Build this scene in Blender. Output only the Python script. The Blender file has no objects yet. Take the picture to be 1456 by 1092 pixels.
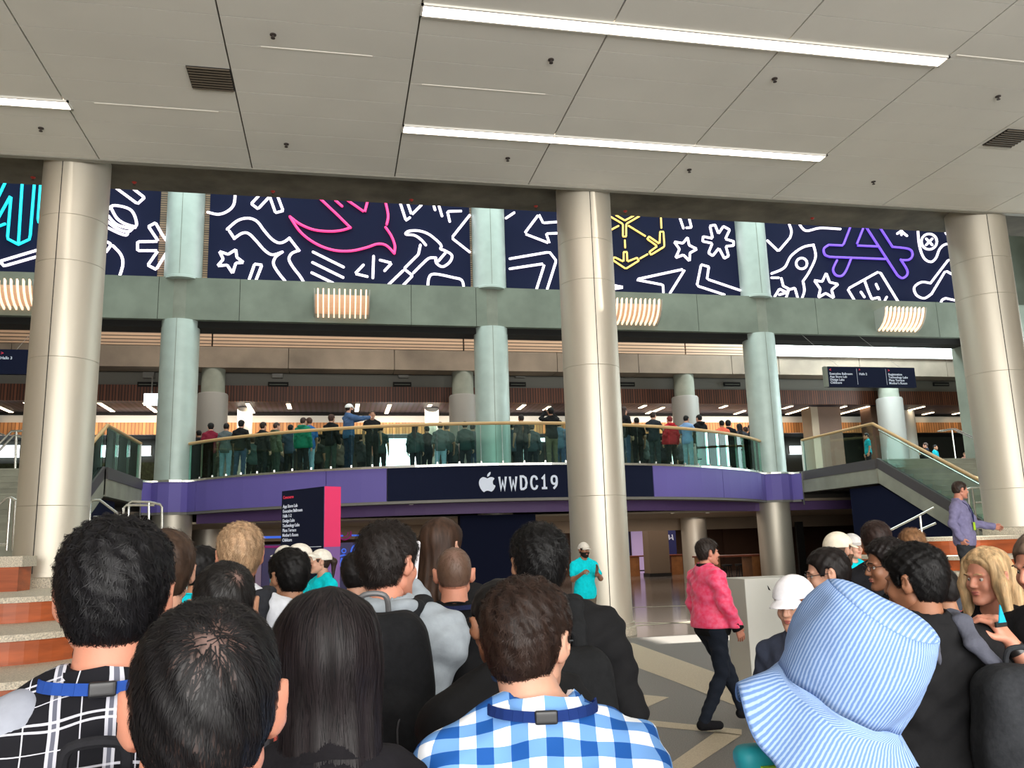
import bpy, math, random
import numpy as np
from mathutils import Matrix, Vector
random.seed(7); RNG = np.random.default_rng(7)
PI = math.pi
SC = bpy.context.scene
COL = SC.collection

# ------------------------------------------------------------------ camera
F_PX = 1200.0; CAM_H = 1.73
_vd = np.array([477-728, 782-546, F_PX]); _Y = _vd/np.linalg.norm(_vd)
_n = np.cross(np.array([1, -.03, 0]), _vd); _n /= np.linalg.norm(_n)
if _n[1] > 0: _n = -_n
_X = np.cross(_Y, _n)
RW = np.array([_X, _Y, _n])            # world axes in camera coordinates
cam_d = bpy.data.cameras.new('camera'); cam = bpy.data.objects.new('camera', cam_d); COL.objects.link(cam)
cam_d.sensor_fit = 'HORIZONTAL'; cam_d.sensor_width = 36; cam_d.lens = F_PX/1456*36; cam_d.clip_end = 300; cam_d.clip_start = .05
m3 = np.column_stack([RW@[1, 0, 0], RW@[0, -1, 0], RW@[0, 0, -1]])
cam.matrix_world = Matrix([[*m3[0], 0], [*m3[1], 0], [*m3[2], CAM_H], [0, 0, 0, 1]])
SC.camera = cam
def ray(px, py): return RW@np.array([px-728, py-546, F_PX])
def at_y(px, py, Y):
    d = ray(px, py); return Vector(d*(Y/d[1])+np.array([0, 0, CAM_H]))
def at_z(px, py, z=0.0):
    d = ray(px, py); return Vector(d*((z-CAM_H)/d[2])+np.array([0, 0, CAM_H]))
def at_d(px, py, dist):
    return Vector(ray(px, py)*(dist/F_PX)+np.array([0, 0, CAM_H]))
def at_x(px, py, X):
    d = ray(px, py); return Vector(d*(X/d[0])+np.array([0, 0, CAM_H]))

# ------------------------------------------------------------------ view, world, lights
SC.view_settings.view_transform = 'Standard'; SC.view_settings.look = 'None'
SC.view_settings.gamma = 1; SC.view_settings.use_curve_mapping = False
SC.view_settings.exposure = 0.40
w = bpy.data.worlds.new('world'); SC.world = w; w.use_nodes = True
w.node_tree.nodes['Background'].inputs[0].default_value = (.75, .88, 1, 1)
w.node_tree.nodes['Background'].inputs[1].default_value = 0.30
def area(name, loc, size, rot, power, color):
    l = bpy.data.lights.new(name, 'AREA'); l.shape = 'RECTANGLE'; l.size, l.size_y = size
    l.energy = power; l.color = color
    o = bpy.data.objects.new(name, l); COL.objects.link(o); o.location = loc; o.rotation_euler = rot
    return o
# daylight from the glazed entrance behind the camera, from the skylight over the atrium, and side glazing
area('entrance_daylight', (4, -12, 3.6), (26, 7), (math.radians(103), 0, 0), 4500, (1, .97, .925))
area('skylight_daylight', (5, 21.6, 14.6), (34, 8.0), (0, 0, 0), 1900, (.82, .95, .92))
area('side_daylight', (26.4, 25, 6.5), (8, 6), (math.radians(90), 0, math.radians(90)), 900, (.85, .97, 1))
for i, xx in enumerate((-6, 4.9, 16)):
    area('upper_hall_light', (xx, 35.3, 7.4), (8, 1), (math.radians(35), 0, 0), 170, (1, .86, .72))
area('back_beam_fill', (5, 28.6, 13.8), (34, 2.2), (math.radians(38), 0, 0), 1300, (1, .92, .84))  # added fill, no visible source, brightens the brown beam and louvre
area('clerestory_daylight_right', (22, 29.5, 12.6), (9, 2.2), (math.radians(35), 0, 0), 1500, (.78, .95, 1))
area('lower_hall_light', (10, 40, 2.55), (20, 6), (0, 0, 0), 420, (1, .80, .66))
area('under_balcony_light', (6, 30, 2.55), (18, 5), (0, 0, 0), 230, (1, .84, .72))
sun_d = bpy.data.lights.new('sun', 'SUN'); sun_d.energy = 30; sun_d.angle = .006; sun_d.color = (1, .95, .86)
sun = bpy.data.objects.new('sun', sun_d); COL.objects.link(sun)
SUN_DIR = Vector((-1, 0, -.40)).normalized()          # travels from the added openings in the right wall into the hall
sun.rotation_euler = SUN_DIR.to_track_quat('-Z', 'Y').to_euler()

# ------------------------------------------------------------------ materials
def lin(c):
    r = []
    for v in c[:3]:
        v = v/255.0; r.append(v/12.92 if v <= .04045 else ((v+.055)/1.055)**2.4)
    return (*r, 1)
MATS = {}
def mat(name, rgb, rough=.6, metal=0, ns=0, na=.12, bump=0, bs=40, emit=0, spec=.5, rgb2=None, stretch=None, sheen=0):
    if name in MATS: return MATS[name]
    m = bpy.data.materials.new(name); m.use_nodes = True; MATS[name] = m
    nt = m.node_tree; b = nt.nodes['Principled BSDF']
    c = lin(rgb); b.inputs['Base Color'].default_value = c
    b.inputs['Roughness'].default_value = rough; b.inputs['Metallic'].default_value = metal
    b.inputs['Specular IOR Level'].default_value = spec
    if sheen: b.inputs['Sheen Weight'].default_value = sheen
    tc = nt.nodes.new('ShaderNodeTexCoord')
    src = tc.outputs['Object']
    if stretch:
        mp = nt.nodes.new('ShaderNodeMapping'); mp.inputs['Scale'].default_value = stretch
        nt.links.new(src, mp.inputs[0]); src = mp.outputs[0]
    if ns:
        n = nt.nodes.new('ShaderNodeTexNoise'); n.inputs['Scale'].default_value = ns; n.inputs['Detail'].default_value = 5
        nt.links.new(src, n.inputs['Vector'])
        rp = nt.nodes.new('ShaderNodeValToRGB'); c2 = lin(rgb2) if rgb2 else c
        if rgb2:
            rp.color_ramp.elements[0].color = c; rp.color_ramp.elements[1].color = c2
            rp.color_ramp.elements[0].position = .35; rp.color_ramp.elements[1].position = .65
        else:
            rp.color_ramp.elements[0].color = tuple(v*(1-na*1.4) for v in c[:3])+(1,)
            rp.color_ramp.elements[1].color = tuple(min(1, v*(1+na*1.4)) for v in c[:3])+(1,)
            rp.color_ramp.elements[0].position = .3; rp.color_ramp.elements[1].position = .7
        nt.links.new(n.outputs['Fac'], rp.inputs[0]); nt.links.new(rp.outputs[0], b.inputs['Base Color'])
    if bump:
        n = nt.nodes.new('ShaderNodeTexNoise'); n.inputs['Scale'].default_value = bs; n.inputs['Detail'].default_value = 3
        nt.links.new(src, n.inputs['Vector'])
        bp = nt.nodes.new('ShaderNodeBump'); bp.inputs['Strength'].default_value = bump; bp.inputs['Distance'].default_value = .02
        nt.links.new(n.outputs['Fac'], bp.inputs['Height']); nt.links.new(bp.outputs[0], b.inputs['Normal'])
    if emit:
        b.inputs['Emission Color'].default_value = c; b.inputs['Emission Strength'].default_value = emit
    return m
def glass_mat(name, tint, gl=.1):
    m = bpy.data.materials.new(name); m.use_nodes = True; nt = m.node_tree; nt.nodes.clear()
    o = nt.nodes.new('ShaderNodeOutputMaterial'); mx = nt.nodes.new('ShaderNodeMixShader')
    t = nt.nodes.new('ShaderNodeBsdfTransparent'); t.inputs[0].default_value = tint
    g = nt.nodes.new('ShaderNodeBsdfGlossy'); g.inputs['Roughness'].default_value = .03; g.inputs[0].default_value = (.85, 1, .95, 1)
    lw = nt.nodes.new('ShaderNodeLayerWeight'); lw.inputs[0].default_value = gl
    nt.links.new(lw.outputs['Fresnel'], mx.inputs[0]); nt.links.new(t.outputs[0], mx.inputs[1]); nt.links.new(g.outputs[0], mx.inputs[2])
    nt.links.new(mx.outputs[0], o.inputs[0]); MATS[name] = m; return m
def plaid_mat(name, base, line1, line2, s, mode):
    """woven checks: mode 'gingham' (half tones) or 'tartan' (dark with thin pale lines); uses the UV map in metres"""
    m = bpy.data.materials.new(name); m.use_nodes = True; nt = m.node_tree; b = nt.nodes['Principled BSDF']
    b.inputs['Roughness'].default_value = .8; b.inputs['Specular IOR Level'].default_value = .2
    uv = nt.nodes.new('ShaderNodeTexCoord'); sp = nt.nodes.new('ShaderNodeSeparateXYZ'); nt.links.new(uv.outputs['UV'], sp.inputs[0])
    def M(op, a, bb=None, c=None):
        n = nt.nodes.new('ShaderNodeMath'); n.operation = op
        for i, v in enumerate((a, bb, c)):
            if v is None: continue
            if hasattr(v, 'name') or hasattr(v, 'is_linked'): nt.links.new(v, n.inputs[i])
            else: n.inputs[i].default_value = v
        return n.outputs[0]
    def band(ch, lo, hi, sc=1.0):
        f = M('FRACT', M('MULTIPLY', ch, sc/s)); return M('MULTIPLY', M('GREATER_THAN', f, lo), M('LESS_THAN', f, hi))
    X, Y = sp.outputs[0], sp.outputs[1]
    def mix(f, a, c):
        n = nt.nodes.new('ShaderNodeMixRGB'); nt.links.new(f, n.inputs[0])
        for i, v in ((1, a), (2, c)):
            if isinstance(v, tuple): n.inputs[i].default_value = v
            else: nt.links.new(v, n.inputs[i])
        return n.outputs[0]
    if mode == 'gingham':
        a = band(X, 0, .5); c = band(Y, 0, .5); su = M('ADD', a, c)
        c1 = mix(M('GREATER_THAN', su, .5), lin(base), lin(line1)); out = mix(M('GREATER_THAN', su, 1.5), c1, lin(line2))
    else:
        a = M('ADD', band(X, .06, .12), band(X, .2, .26)); c = M('ADD', band(Y, .06, .11), band(Y, .2, .25))
        t = M('ADD', band(X, .62, .645), band(Y, .62, .645))
        g = M('ADD', band(X, .12, .2), 0.0)
        o1 = mix(M('MINIMUM', g, 1), lin(base), lin(line2)); o2 = mix(M('MINIMUM', M('ADD', M('MULTIPLY', M('ADD', a, c), .75), M('MULTIPLY', t, .8)), 1), o1, lin(line1)); out = o2
    nt.links.new(out, b.inputs['Base Color']); MATS[name] = m; return m
def stripe_mat(name, c1, c2, n):
    m = bpy.data.materials.new(name); m.use_nodes = True; nt = m.node_tree; b = nt.nodes['Principled BSDF']
    b.inputs['Roughness'].default_value = .9; b.inputs['Specular IOR Level'].default_value = .15
    uv = nt.nodes.new('ShaderNodeTexCoord'); wv = nt.nodes.new('ShaderNodeTexWave'); wv.wave_type = 'BANDS'; wv.bands_direction = 'X'
    wv.inputs['Scale'].default_value = n; wv.inputs['Distortion'].default_value = 1.0; wv.inputs['Detail'].default_value = 2; wv.inputs['Detail Scale'].default_value = 2
    nt.links.new(uv.outputs['UV'], wv.inputs[0]); rp = nt.nodes.new('ShaderNodeValToRGB')
    rp.color_ramp.elements[0].position = .35; rp.color_ramp.elements[0].color = lin(c1)
    rp.color_ramp.elements[1].position = .78; rp.color_ramp.elements[1].color = lin(c2)
    nt.links.new(wv.outputs['Fac'], rp.inputs[0]); nt.links.new(rp.outputs[0], b.inputs['Base Color'])
    ns = nt.nodes.new('ShaderNodeTexNoise'); ns.inputs['Scale'].default_value = 14; bp = nt.nodes.new('ShaderNodeBump'); bp.inputs['Strength'].default_value = .35; bp.inputs['Distance'].default_value = .02
    tc2 = uv.outputs['Object']; nt.links.new(tc2, ns.inputs[0]); nt.links.new(ns.outputs['Fac'], bp.inputs['Height']); nt.links.new(bp.outputs[0], b.inputs['Normal'])
    MATS[name] = m; return m
def slat_mat(name, c1, c2, axis, period, duty=.3, rough=.5):
    """timber or metal slats: dark gaps between boards, bump included; period in metres along a world axis"""
    m = bpy.data.materials.new(name); m.use_nodes = True; nt = m.node_tree; b = nt.nodes['Principled BSDF']
    b.inputs['Roughness'].default_value = rough
    tc = nt.nodes.new('ShaderNodeTexCoord'); sp = nt.nodes.new('ShaderNodeSeparateXYZ'); nt.links.new(tc.outputs['Object'], sp.inputs[0])
    mu = nt.nodes.new('ShaderNodeMath'); mu.operation = 'MULTIPLY'; mu.inputs[1].default_value = 1/period; nt.links.new(sp.outputs[axis], mu.inputs[0])
    fr = nt.nodes.new('ShaderNodeMath'); fr.operation = 'FRACT'; nt.links.new(mu.outputs[0], fr.inputs[0])
    gt = nt.nodes.new('ShaderNodeMath'); gt.operation = 'GREATER_THAN'; gt.inputs[1].default_value = duty; nt.links.new(fr.outputs[0], gt.inputs[0])
    fl = nt.nodes.new('ShaderNodeMath'); fl.operation = 'FLOOR'; nt.links.new(mu.outputs[0], fl.inputs[0])
    wn = nt.nodes.new('ShaderNodeTexWhiteNoise'); wn.noise_dimensions = '1D'; nt.links.new(fl.outputs[0], wn.inputs['W'])
    hs = nt.nodes.new('ShaderNodeHueSaturation'); hs.inputs['Color'].default_value = lin(c1)
    vr = nt.nodes.new('ShaderNodeMapRange'); vr.inputs[3].default_value = .7; vr.inputs[4].default_value = 1.25; nt.links.new(wn.outputs[0], vr.inputs[0]); nt.links.new(vr.outputs[0], hs.inputs['Value'])
    mx = nt.nodes.new('ShaderNodeMixRGB'); nt.links.new(gt.outputs[0], mx.inputs[0]); mx.inputs[1].default_value = lin(c2); nt.links.new(hs.outputs[0], mx.inputs[2])
    nt.links.new(mx.outputs[0], b.inputs['Base Color']); MATS[name] = m; return m

# ------------------------------------------------------------------ mesh builder
class MB:
    def __init__(s): s.v = []; s.f = []; s.mi = []; s.cur = 0
    def add(s, vs, fs):
        o = len(s.v); s.v += [tuple(v) for v in vs]; s.f += [tuple(i+o for i in f) for f in fs]; s.mi += [s.cur]*len(fs)
    def box(s, x0, x1, y0, y1, z0, z1):
        s.add([(x0, y0, z0), (x1, y0, z0), (x1, y1, z0), (x0, y1, z0), (x0, y0, z1), (x1, y0, z1), (x1, y1, z1), (x0, y1, z1)],
              [(0, 3, 2, 1), (4, 5, 6, 7), (0, 1, 5, 4), (1, 2, 6, 5), (2, 3, 7, 6), (3, 0, 4, 7)]); return s
    def cyl(s, cx, cy, z0, z1, r0, r1=None, n=40):
        r1 = r0 if r1 is None else r1
        return s.lathe(cx, cy, [(0, z0), (r0, z0), (r1, z1), (0, z1)], n)
    def lathe(s, cx, cy, prof, n=40):
        vs = []; fs = []
        for r, z in prof:
            for i in range(n): a = 2*PI*i/n; vs.append((cx+r*math.cos(a), cy+r*math.sin(a), z))
        for k in range(len(prof)-1):
            for i in range(n):
                j = (i+1) % n; fs.append((k*n+i, k*n+j, (k+1)*n+j, (k+1)*n+i))
        s.add(vs, fs); return s
    def tube(s, pts, r, n=8, closed=False):
        pts = [Vector(p) for p in pts]; N = len(pts); vs = []; fs = []; up = None
        for i, p in enumerate(pts):
            if closed: t = pts[(i+1) % N]-pts[i-1]
            else: t = pts[min(i+1, N-1)]-pts[max(i-1, 0)]
            if t.length < 1e-9: t = Vector((0, 0, 1))
            t.normalize()
            if up is None: up = Vector((0, 0, 1)) if abs(t.z) < .9 else Vector((1, 0, 0))
            a = t.cross(up)
            if a.length < 1e-4: a = t.cross(Vector((0, 1, 0)) if abs(t.y) < .9 else Vector((1, 0, 0)))
            a.normalize(); b = a.cross(t); up = b
            rr = r[i] if isinstance(r, (list, tuple)) else r
            for k in range(n): an = 2*PI*k/n; vs.append(p+a*math.cos(an)*rr+b*math.sin(an)*rr)
        for i in range(N if closed else N-1):
            j = (i+1) % N
            for k in range(n): l = (k+1) % n; fs.append((i*n+k, i*n+l, j*n+l, j*n+k))
        if not closed: fs += [tuple(range(n))[::-1], tuple((N-1)*n+k for k in range(n))]
        s.add(vs, fs); return s
    def extr(s, poly, vec):
        n = len(poly); poly = [Vector(p) for p in poly]; vec = Vector(vec)
        s.add(poly+[p+vec for p in poly], [tuple(range(n))[::-1], tuple(range(n, 2*n))]+[(i, (i+1) % n, n+(i+1) % n, n+i) for i in range(n)]); return s
    def strip(s, path, z0, z1, th):
        """vertical curved wall following an XY path"""
        P = [Vector((p[0], p[1])) for p in path]; n = len(P); vs = []; fs = []
        for i, p in enumerate(P):
            t = (P[min(i+1, n-1)]-P[max(i-1, 0)]).normalized(); nn = Vector((-t.y, t.x))*th
            for q, z in ((p, z0), (p, z1), (p+nn, z1), (p+nn, z0)): vs.append((q.x, q.y, z))
        for i in range(n-1):
            for k in range(4): l = (k+1) % 4; fs.append((i*4+k, (i+1)*4+k, (i+1)*4+l, i*4+l))
        fs += [(0, 1, 2, 3), tuple((n-1)*4+k for k in (3, 2, 1, 0))]
        s.add(vs, fs); return s
    def build(s, name, m, parent=None, smooth=False, kind=None, bevel=0, rel=None):
        me = bpy.data.meshes.new(name)
        vs = s.v
        if rel is not None: vs = [(a-rel[0], b-rel[1], c-rel[2]) for a, b, c in vs]
        me.from_pydata(vs, [], s.f); me.update()
        for mm in (m if isinstance(m, (list, tuple)) else [m]): me.materials.append(mm)
        if isinstance(m, (list, tuple)): me.polygons.foreach_set('material_index', s.mi)
        bmfix(me)
        if smooth: me.polygons.foreach_set('use_smooth', [True]*len(me.polygons)); 
        o = bpy.data.objects.new(name, me); COL.objects.link(o)
        if smooth: 
            try: me.set_sharp_from_angle(angle=math.radians(40))
            except Exception: pass
        if parent: o.parent = parent
        if kind: o['kind'] = kind
        if bevel:
            bv = o.modifiers.new('bevel', 'BEVEL'); bv.width = bevel; bv.segments = 2; bv.limit_method = 'ANGLE'
        return o
import bmesh
def bmfix(me):
    bm = bmesh.new(); bm.from_mesh(me); bmesh.ops.recalc_face_normals(bm, faces=bm.faces); bm.to_mesh(me); bm.free()
def tag(o, label, cat, group=None):
    o['label'] = label; o['category'] = cat
    if group: o['group'] = group
    return o
def thing(name, label, cat, loc=(0, 0, 0), rz=0, group=None):
    o = bpy.data.objects.new(name, None); COL.objects.link(o); o.location = loc; o.rotation_euler = (0, 0, rz); o.empty_display_size = .2
    return tag(o, label, cat, group)
def S(name, mb, m, **k): return mb.build(name, m, kind='structure', **k)
def catmull(pts, n=6, closed=False):
    P = [Vector(p) for p in pts]; N = len(P); out = []
    if N < 3: return P
    for i in range(N if closed else N-1):
        if closed: a, b, c, d = P[i-1], P[i], P[(i+1) % N], P[(i+2) % N]
        else: a, b, c, d = P[max(i-1, 0)], P[i], P[i+1], P[min(i+2, N-1)]
        for k in range(n):
            t = k/n; out.append(.5*((2*b)+(c-a)*t+(2*a-5*b+4*c-d)*t*t+(3*b-a-3*c+d)*t**3))
    if not closed: out.append(P[-1])
    return out
def text_mesh(name, body, size, m, origin, right, up, parent, ext=.004, align='LEFT', sx=1.0):
    cu = bpy.data.curves.new(name, 'FONT'); cu.body = body; cu.size = size; cu.extrude = ext; cu.align_x = align; cu.resolution_u = 3; cu.space_line = 1.0; cu.offset = size*.012
    t = bpy.data.objects.new('tmp', cu); COL.objects.link(t)
    dg = bpy.context.evaluated_depsgraph_get(); me = bpy.data.meshes.new_from_object(t.evaluated_get(dg))
    bpy.data.objects.remove(t); me.name = name
    r = Vector(right).normalized(); u = Vector(up).normalized(); nrm = r.cross(u)
    mw = Matrix(((r.x*sx, u.x, nrm.x, origin[0]), (r.y*sx, u.y, nrm.y, origin[1]), (r.z*sx, u.z, nrm.z, origin[2]), (0, 0, 0, 1)))
    me.transform(mw); me.materials.clear(); me.materials.append(m)
    o = bpy.data.objects.new(name, me); COL.objects.link(o); o.parent = parent; return o
def copy_tree(o, parent=None):
    c = o.copy(); COL.objects.link(c); c.parent = parent
    for ch in list(o.children): copy_tree(ch, c)
    return c
# ------------------------------------------------------------------ palette
M_concrete = mat('green_grey_concrete', (120, 128, 116), .85, ns=1.2, na=.12, bump=.15, bs=60)
M_core = mat('bare_concrete', (128, 132, 120), .85, ns=2, na=.12, bump=.1, bs=50)
M_beam = mat('brown_grey_concrete', (120, 108, 94), .85, ns=.6, na=.25, bump=.15, bs=30)
M_soffit = mat('dark_board_concrete', (104, 98, 86), .85, ns=1.5, na=.25, bump=.2, bs=20)
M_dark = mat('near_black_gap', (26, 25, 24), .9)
M_steel = mat('brushed_steel_cladding', (212, 205, 190), .50, metal=.70, ns=3, na=.03, stretch=(1, 1, .15))
M_pale = mat('pale_metal_cladding', (186, 200, 194), .5, metal=.35, ns=3, na=.04)
M_grey = mat('grey_metal_cladding', (134, 132, 126), .6, metal=.15)
M_ceil = mat('ceiling_panel_white', (222, 220, 212), .8, ns=.5, na=.04)
M_lamp = mat('lit_diffuser', (255, 240, 226), emit=9)
M_slat = slat_mat('tan_louvre_blades', (178, 150, 124), (70, 55, 45), 2, .13, .28)
M_slatL = slat_mat('pale_louvre_blades', (225, 225, 218), (150, 150, 146), 2, .13, .2)
M_ladder = slat_mat('tan_slat_strip', (150, 122, 96), (60, 48, 40), 2, .075, .35)
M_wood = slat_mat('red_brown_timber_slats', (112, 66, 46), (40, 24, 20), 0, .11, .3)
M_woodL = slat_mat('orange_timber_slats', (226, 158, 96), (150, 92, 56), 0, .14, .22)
M_purpslat = slat_mat('dark_purple_ceiling_slats', (60, 46, 72), (18, 15, 22), 0, .22, .4)
M_purple = mat('violet_fascia_panel', (108, 96, 172), .6, ns=.3, na=.05)
M_purple2 = mat('dull_violet_band', (96, 72, 120), .6)
M_navy = mat('navy_vinyl', (20, 26, 50), .8, spec=.15)
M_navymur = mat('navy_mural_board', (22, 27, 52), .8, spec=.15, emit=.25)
M_white = mat('white_paint', (230, 228, 220), .6)
M_letter = mat('pale_lettering', (214, 222, 238), .5, emit=.12)
M_glass = glass_mat('green_tinted_glass', (.70, .86, .82, 1), .20)
M_glass2 = glass_mat('clear_stair_glass', (.88, .96, .94, 1), .12)
M_brass = mat('oak_handrail', (206, 168, 116), .4)
M_rail = mat('polished_steel_rail', (214, 214, 208), .25, metal=.9)
M_granite = mat('speckled_granite', (196, 186, 168), .55, ns=60, na=.3)
M_orange = mat('orange_timber_riser', (170, 84, 42), .45, ns=3, na=.22, stretch=(.4, 1, 4))
M_conc2 = mat('stair_concrete', (150, 150, 136), .85, ns=1.5, na=.12, bump=.1)
M_beige = mat('beige_wall', (150, 132, 112), .8, ns=.4, na=.08)
M_brownwall = mat('brown_wall', (98, 72, 56), .7, ns=.5, na=.15)
M_window = mat('daylit_window', (240, 250, 255), emit=2.6)
M_pink = mat('hot_pink_panel', (232, 56, 110), .5)
M_lilac = mat('lilac_panel', (130, 96, 160), .6)
M_tan = mat('tan_table_wood', (150, 98, 54), .5, ns=4, na=.15)
M_tabletop = mat('red_brown_table_top', (120, 58, 36), .35)
M_box = mat('matte_white_laminate', (205, 204, 196), .55)
neon = lambda n, c, e: mat(n, c, .4, emit=e)
N_white = neon('white_neon_line', (255, 244, 255), 1.3)
N_pink = neon('pink_neon_line', (255, 66, 132), 1.0)
N_cyan = neon('cyan_neon_line', (30, 214, 236), 1.0)
N_yel = neon('yellow_neon_line', (255, 214, 108), 1.0)
N_pur = neon('purple_neon_line', (112, 78, 214), 1.0)
M_red = mat('red_print', (200, 50, 74), .5, emit=.3)

# floor: matte aggregate with tan bands near, polished stone under the balcony
def floor_mat(name, c, rough, c2, sc):
    m = mat(name, c, rough, ns=sc, rgb2=c2); return m
M_fl = floor_mat('grey_aggregate_floor', (100, 97, 95), .55, (132, 129, 124), 90)
M_tanfl = floor_mat('tan_aggregate_band', (176, 162, 138), .55, (200, 188, 164), 90)
M_pol = floor_mat('polished_grey_stone', (92, 88, 86), .12, (108, 104, 100), 4)
mb = MB()
mb.cur = 0; mb.box(-16, 27, -14, 15.2, -.1, 0)
mb.cur = 2; mb.box(-16, 38, 15.2, 48, -.1, 0)
def crop7(x, y): return (860+x/5.345, 880+y/5.345)
def inlay(poly, z=.003):
    mb.cur = 1; pts = [at_z(*crop7(*p), 0) for p in poly]
    mb.add([(p.x, p.y, z) for p in pts], [tuple(range(len(pts)))])
inlay([(20, 185), (210, 183), (1150, 520), (1250, 740), (970, 652), (570, 492), (60, 300)])
inlay([(60, 555), (490, 597), (60, 790)])
inlay([(300, 768), (1040, 842), (1040, 888), (840, 866), (300, 812)])
inlay([(842, 860), (1040, 884), (640, 1150), (430, 1150)])
mb.cur = 1
for (xa, ya, xb, yb, wd) in ((6.0, 17.2, 12.5, 18.4, .12), (5.2, 18.6, 9.0, 16.0, .12), (7.5, 22, 15, 20.5, .12), (-4, 19, 4, 17, .12)):
    d = Vector((xb-xa, yb-ya)).normalized(); nn = Vector((-d.y, d.x))*wd
    mb.add([(xa, ya, .003), (xb, yb, .003), (xb+nn.x, yb+nn.y, .003), (xa+nn.x, ya+nn.y, .003)], [(0, 1, 2, 3)])
fl = S('floor', mb, [M_fl, M_tanfl, M_pol])

# ceiling of flat panels with joints
mb = MB(); CZ = 8.75; xs = [1.05+2.635*k for k in range(-7, 11)]; ys = [15.43]+[15.15-.645*k for k in range(46)]
for i in range(len(xs)-1):
    for j in range(len(ys)-1): mb.box(xs[i]+.012, xs[i+1]-.012, ys[j+1]+.005, ys[j]-.005, CZ, CZ+.06)
mb.cur = 1; mb.box(xs[0], xs[-1], -14, 15.4, CZ+.04, CZ+.3)
S('ceiling', mb, [M_ceil, mat('joint_grey', (96, 92, 82), .9)])
S('trim_1', MB().box(-16, 27, 15.30, 15.42, CZ-.02, CZ+.0), mat('ceiling_edge_grey', (140, 138, 128)))
S('ceiling_beam', MB().box(-16, 27, 15.44, 17.2, 9.0, 10.2), M_soffit)
def ceiling_light(x0, x1, yc, label):
    t = thing('ceiling_light', label, 'ceiling light', ((x0+x1)/2, yc, CZ), 0, 'linear lights in the white ceiling')
    L = (x1-x0)/2; b = MB()
    b.box(-L-.03, L+.03, -.135, -.105, -.03, 0); b.box(-L-.03, L+.03, .105, .135, -.03, 0); b.box(-L-.03, -L, -.135, .135, -.03, 0); b.box(L, L+.03, -.135, .135, -.03, 0)
    b.build('frame', M_white, t)
    n = max(1, round((x1-x0)/1.32)); b = MB()
    for k in range(n): b.box(-L+2*L*k/n+.008, -L+2*L*(k+1)/n-.008, -.105, .105, -.025, -.001)
    b.build('diffuser', M_lamp, t)
ceiling_light(1.07, 8.95, 10.07, 'long lit linear light at the top of the picture, nearest in the ceiling')
ceiling_light(1.07, 8.95, 13.36, 'long lit linear light in the white ceiling just in front of the middle column')
ceiling_light(-12.1, -4.18, 13.36, 'lit linear light cut off by the left edge of the picture')
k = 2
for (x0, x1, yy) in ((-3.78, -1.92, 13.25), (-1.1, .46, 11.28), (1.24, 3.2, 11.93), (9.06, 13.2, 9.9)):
    S('trim_%d' % k, MB().box(x0, x1, yy-.012, yy+.012, CZ-.006, CZ), mat('painted_light_streak', (250, 246, 236), .3)); k += 1  # light streaks on the ceiling, painted as thin pale strips
def vent(x, y, label):
    t = thing('ceiling_vent', label, 'air vent', (x, y, CZ)); MB().box(-.31, .31, -.31, .31, -.012, -.002).build('backing', M_dark, t)
    b = MB()
    for i in range(9): q = -.29+i*.0725; b.box(-.3, .3, q-.012, q+.012, -.03, -.012)
    b.build('grille', mat('vent_brown', (92, 82, 68)), t)
vent(-1.9, 12.24, 'dark square air vent in the ceiling near the top left'); vent(11.97, 12.13, 'dark square air vent in the ceiling at the right edge')
def sprinkler(x, y, z, lab, red=False):
    t = thing('sprinkler_head', lab, 'sprinkler', (x, y, z), 0, 'sprinkler heads' if not red else 'red sprinkler heads under the beam')
    MB().lathe(0, 0, [(0, 0), (.045, 0), (.045, -.012), (.015, -.02), (.012, -.05), (0, -.05)], 12).build('stem', mat('sprinkler_dark', (60, 52, 48)) if not red else mat('sprinkler_red', (190, 60, 50)), t)
    MB().cyl(0, 0, -.06, -.052, .03, n=12).build('deflector', mat('sprinkler_dark', (60, 52, 48)), t)
places = {(-4.85, 14.23): 'above the left column', (-.91, 10.96): 'right of the square vent, nearer the camera', (-.91, 14.23): 'between left column and middle light',
          (3.05, 10.96): 'between the two long lights, left one', (3.05, 14.22): 'left of the middle column top', (6.64, 10.93): 'between the two long lights, right one',
          (6.63, 14.21): 'right of the middle column top', (10.62, 10.86): 'near the right edge of the picture', (10.62, 14.21): 'above the rightmost mural panel'}
for (x, y), tx in places.items(): sprinkler(x, y, CZ, 'small dark sprinkler head in the white ceiling '+tx)
for (x, y, tx) in ((47, 252, 'left of the left column'), (191, 259, 'right of the left column'), (388, 272, 'over the asterisk-and-star mural'), (585, 284, 'over the pink bird mural'), (762, 293, 'left of the middle column'), (889, 300, 'over the yellow cube mural'), (1155, 310, 'over the rocket mural')):
    p = at_z(x, y, 9.0); sprinkler(p.x, p.y, 9.0, 'tiny red sprinkler head under the dark beam '+tx, True)

# outer shell
S('wall_left', MB().box(-16.3, -16, -14, 48, 0, 15), M_beige)
def sun_hole(p0, p1):  # footprint on the right wall of the light falling on a patch
    r = []
    for p in (p0, p1):
        t = (27-p.x)/(-SUN_DIR.x); q = p-SUN_DIR*t; r.append((q.y, q.z))
    return r
holes = []
def hole(pa, pb, pad=.03):
    a, b = sun_hole(Vector(pa), Vector(pb)); y0, y1 = sorted((a[0], b[0])); z0, z1 = sorted((a[1], b[1]))
    holes.append((y0-pad, y1+pad, z0-pad, z1+pad))
FLOORSTRIP = (Vector((5.5, 15.0, 0)), Vector((8.6, 14.75, 0)))
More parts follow.
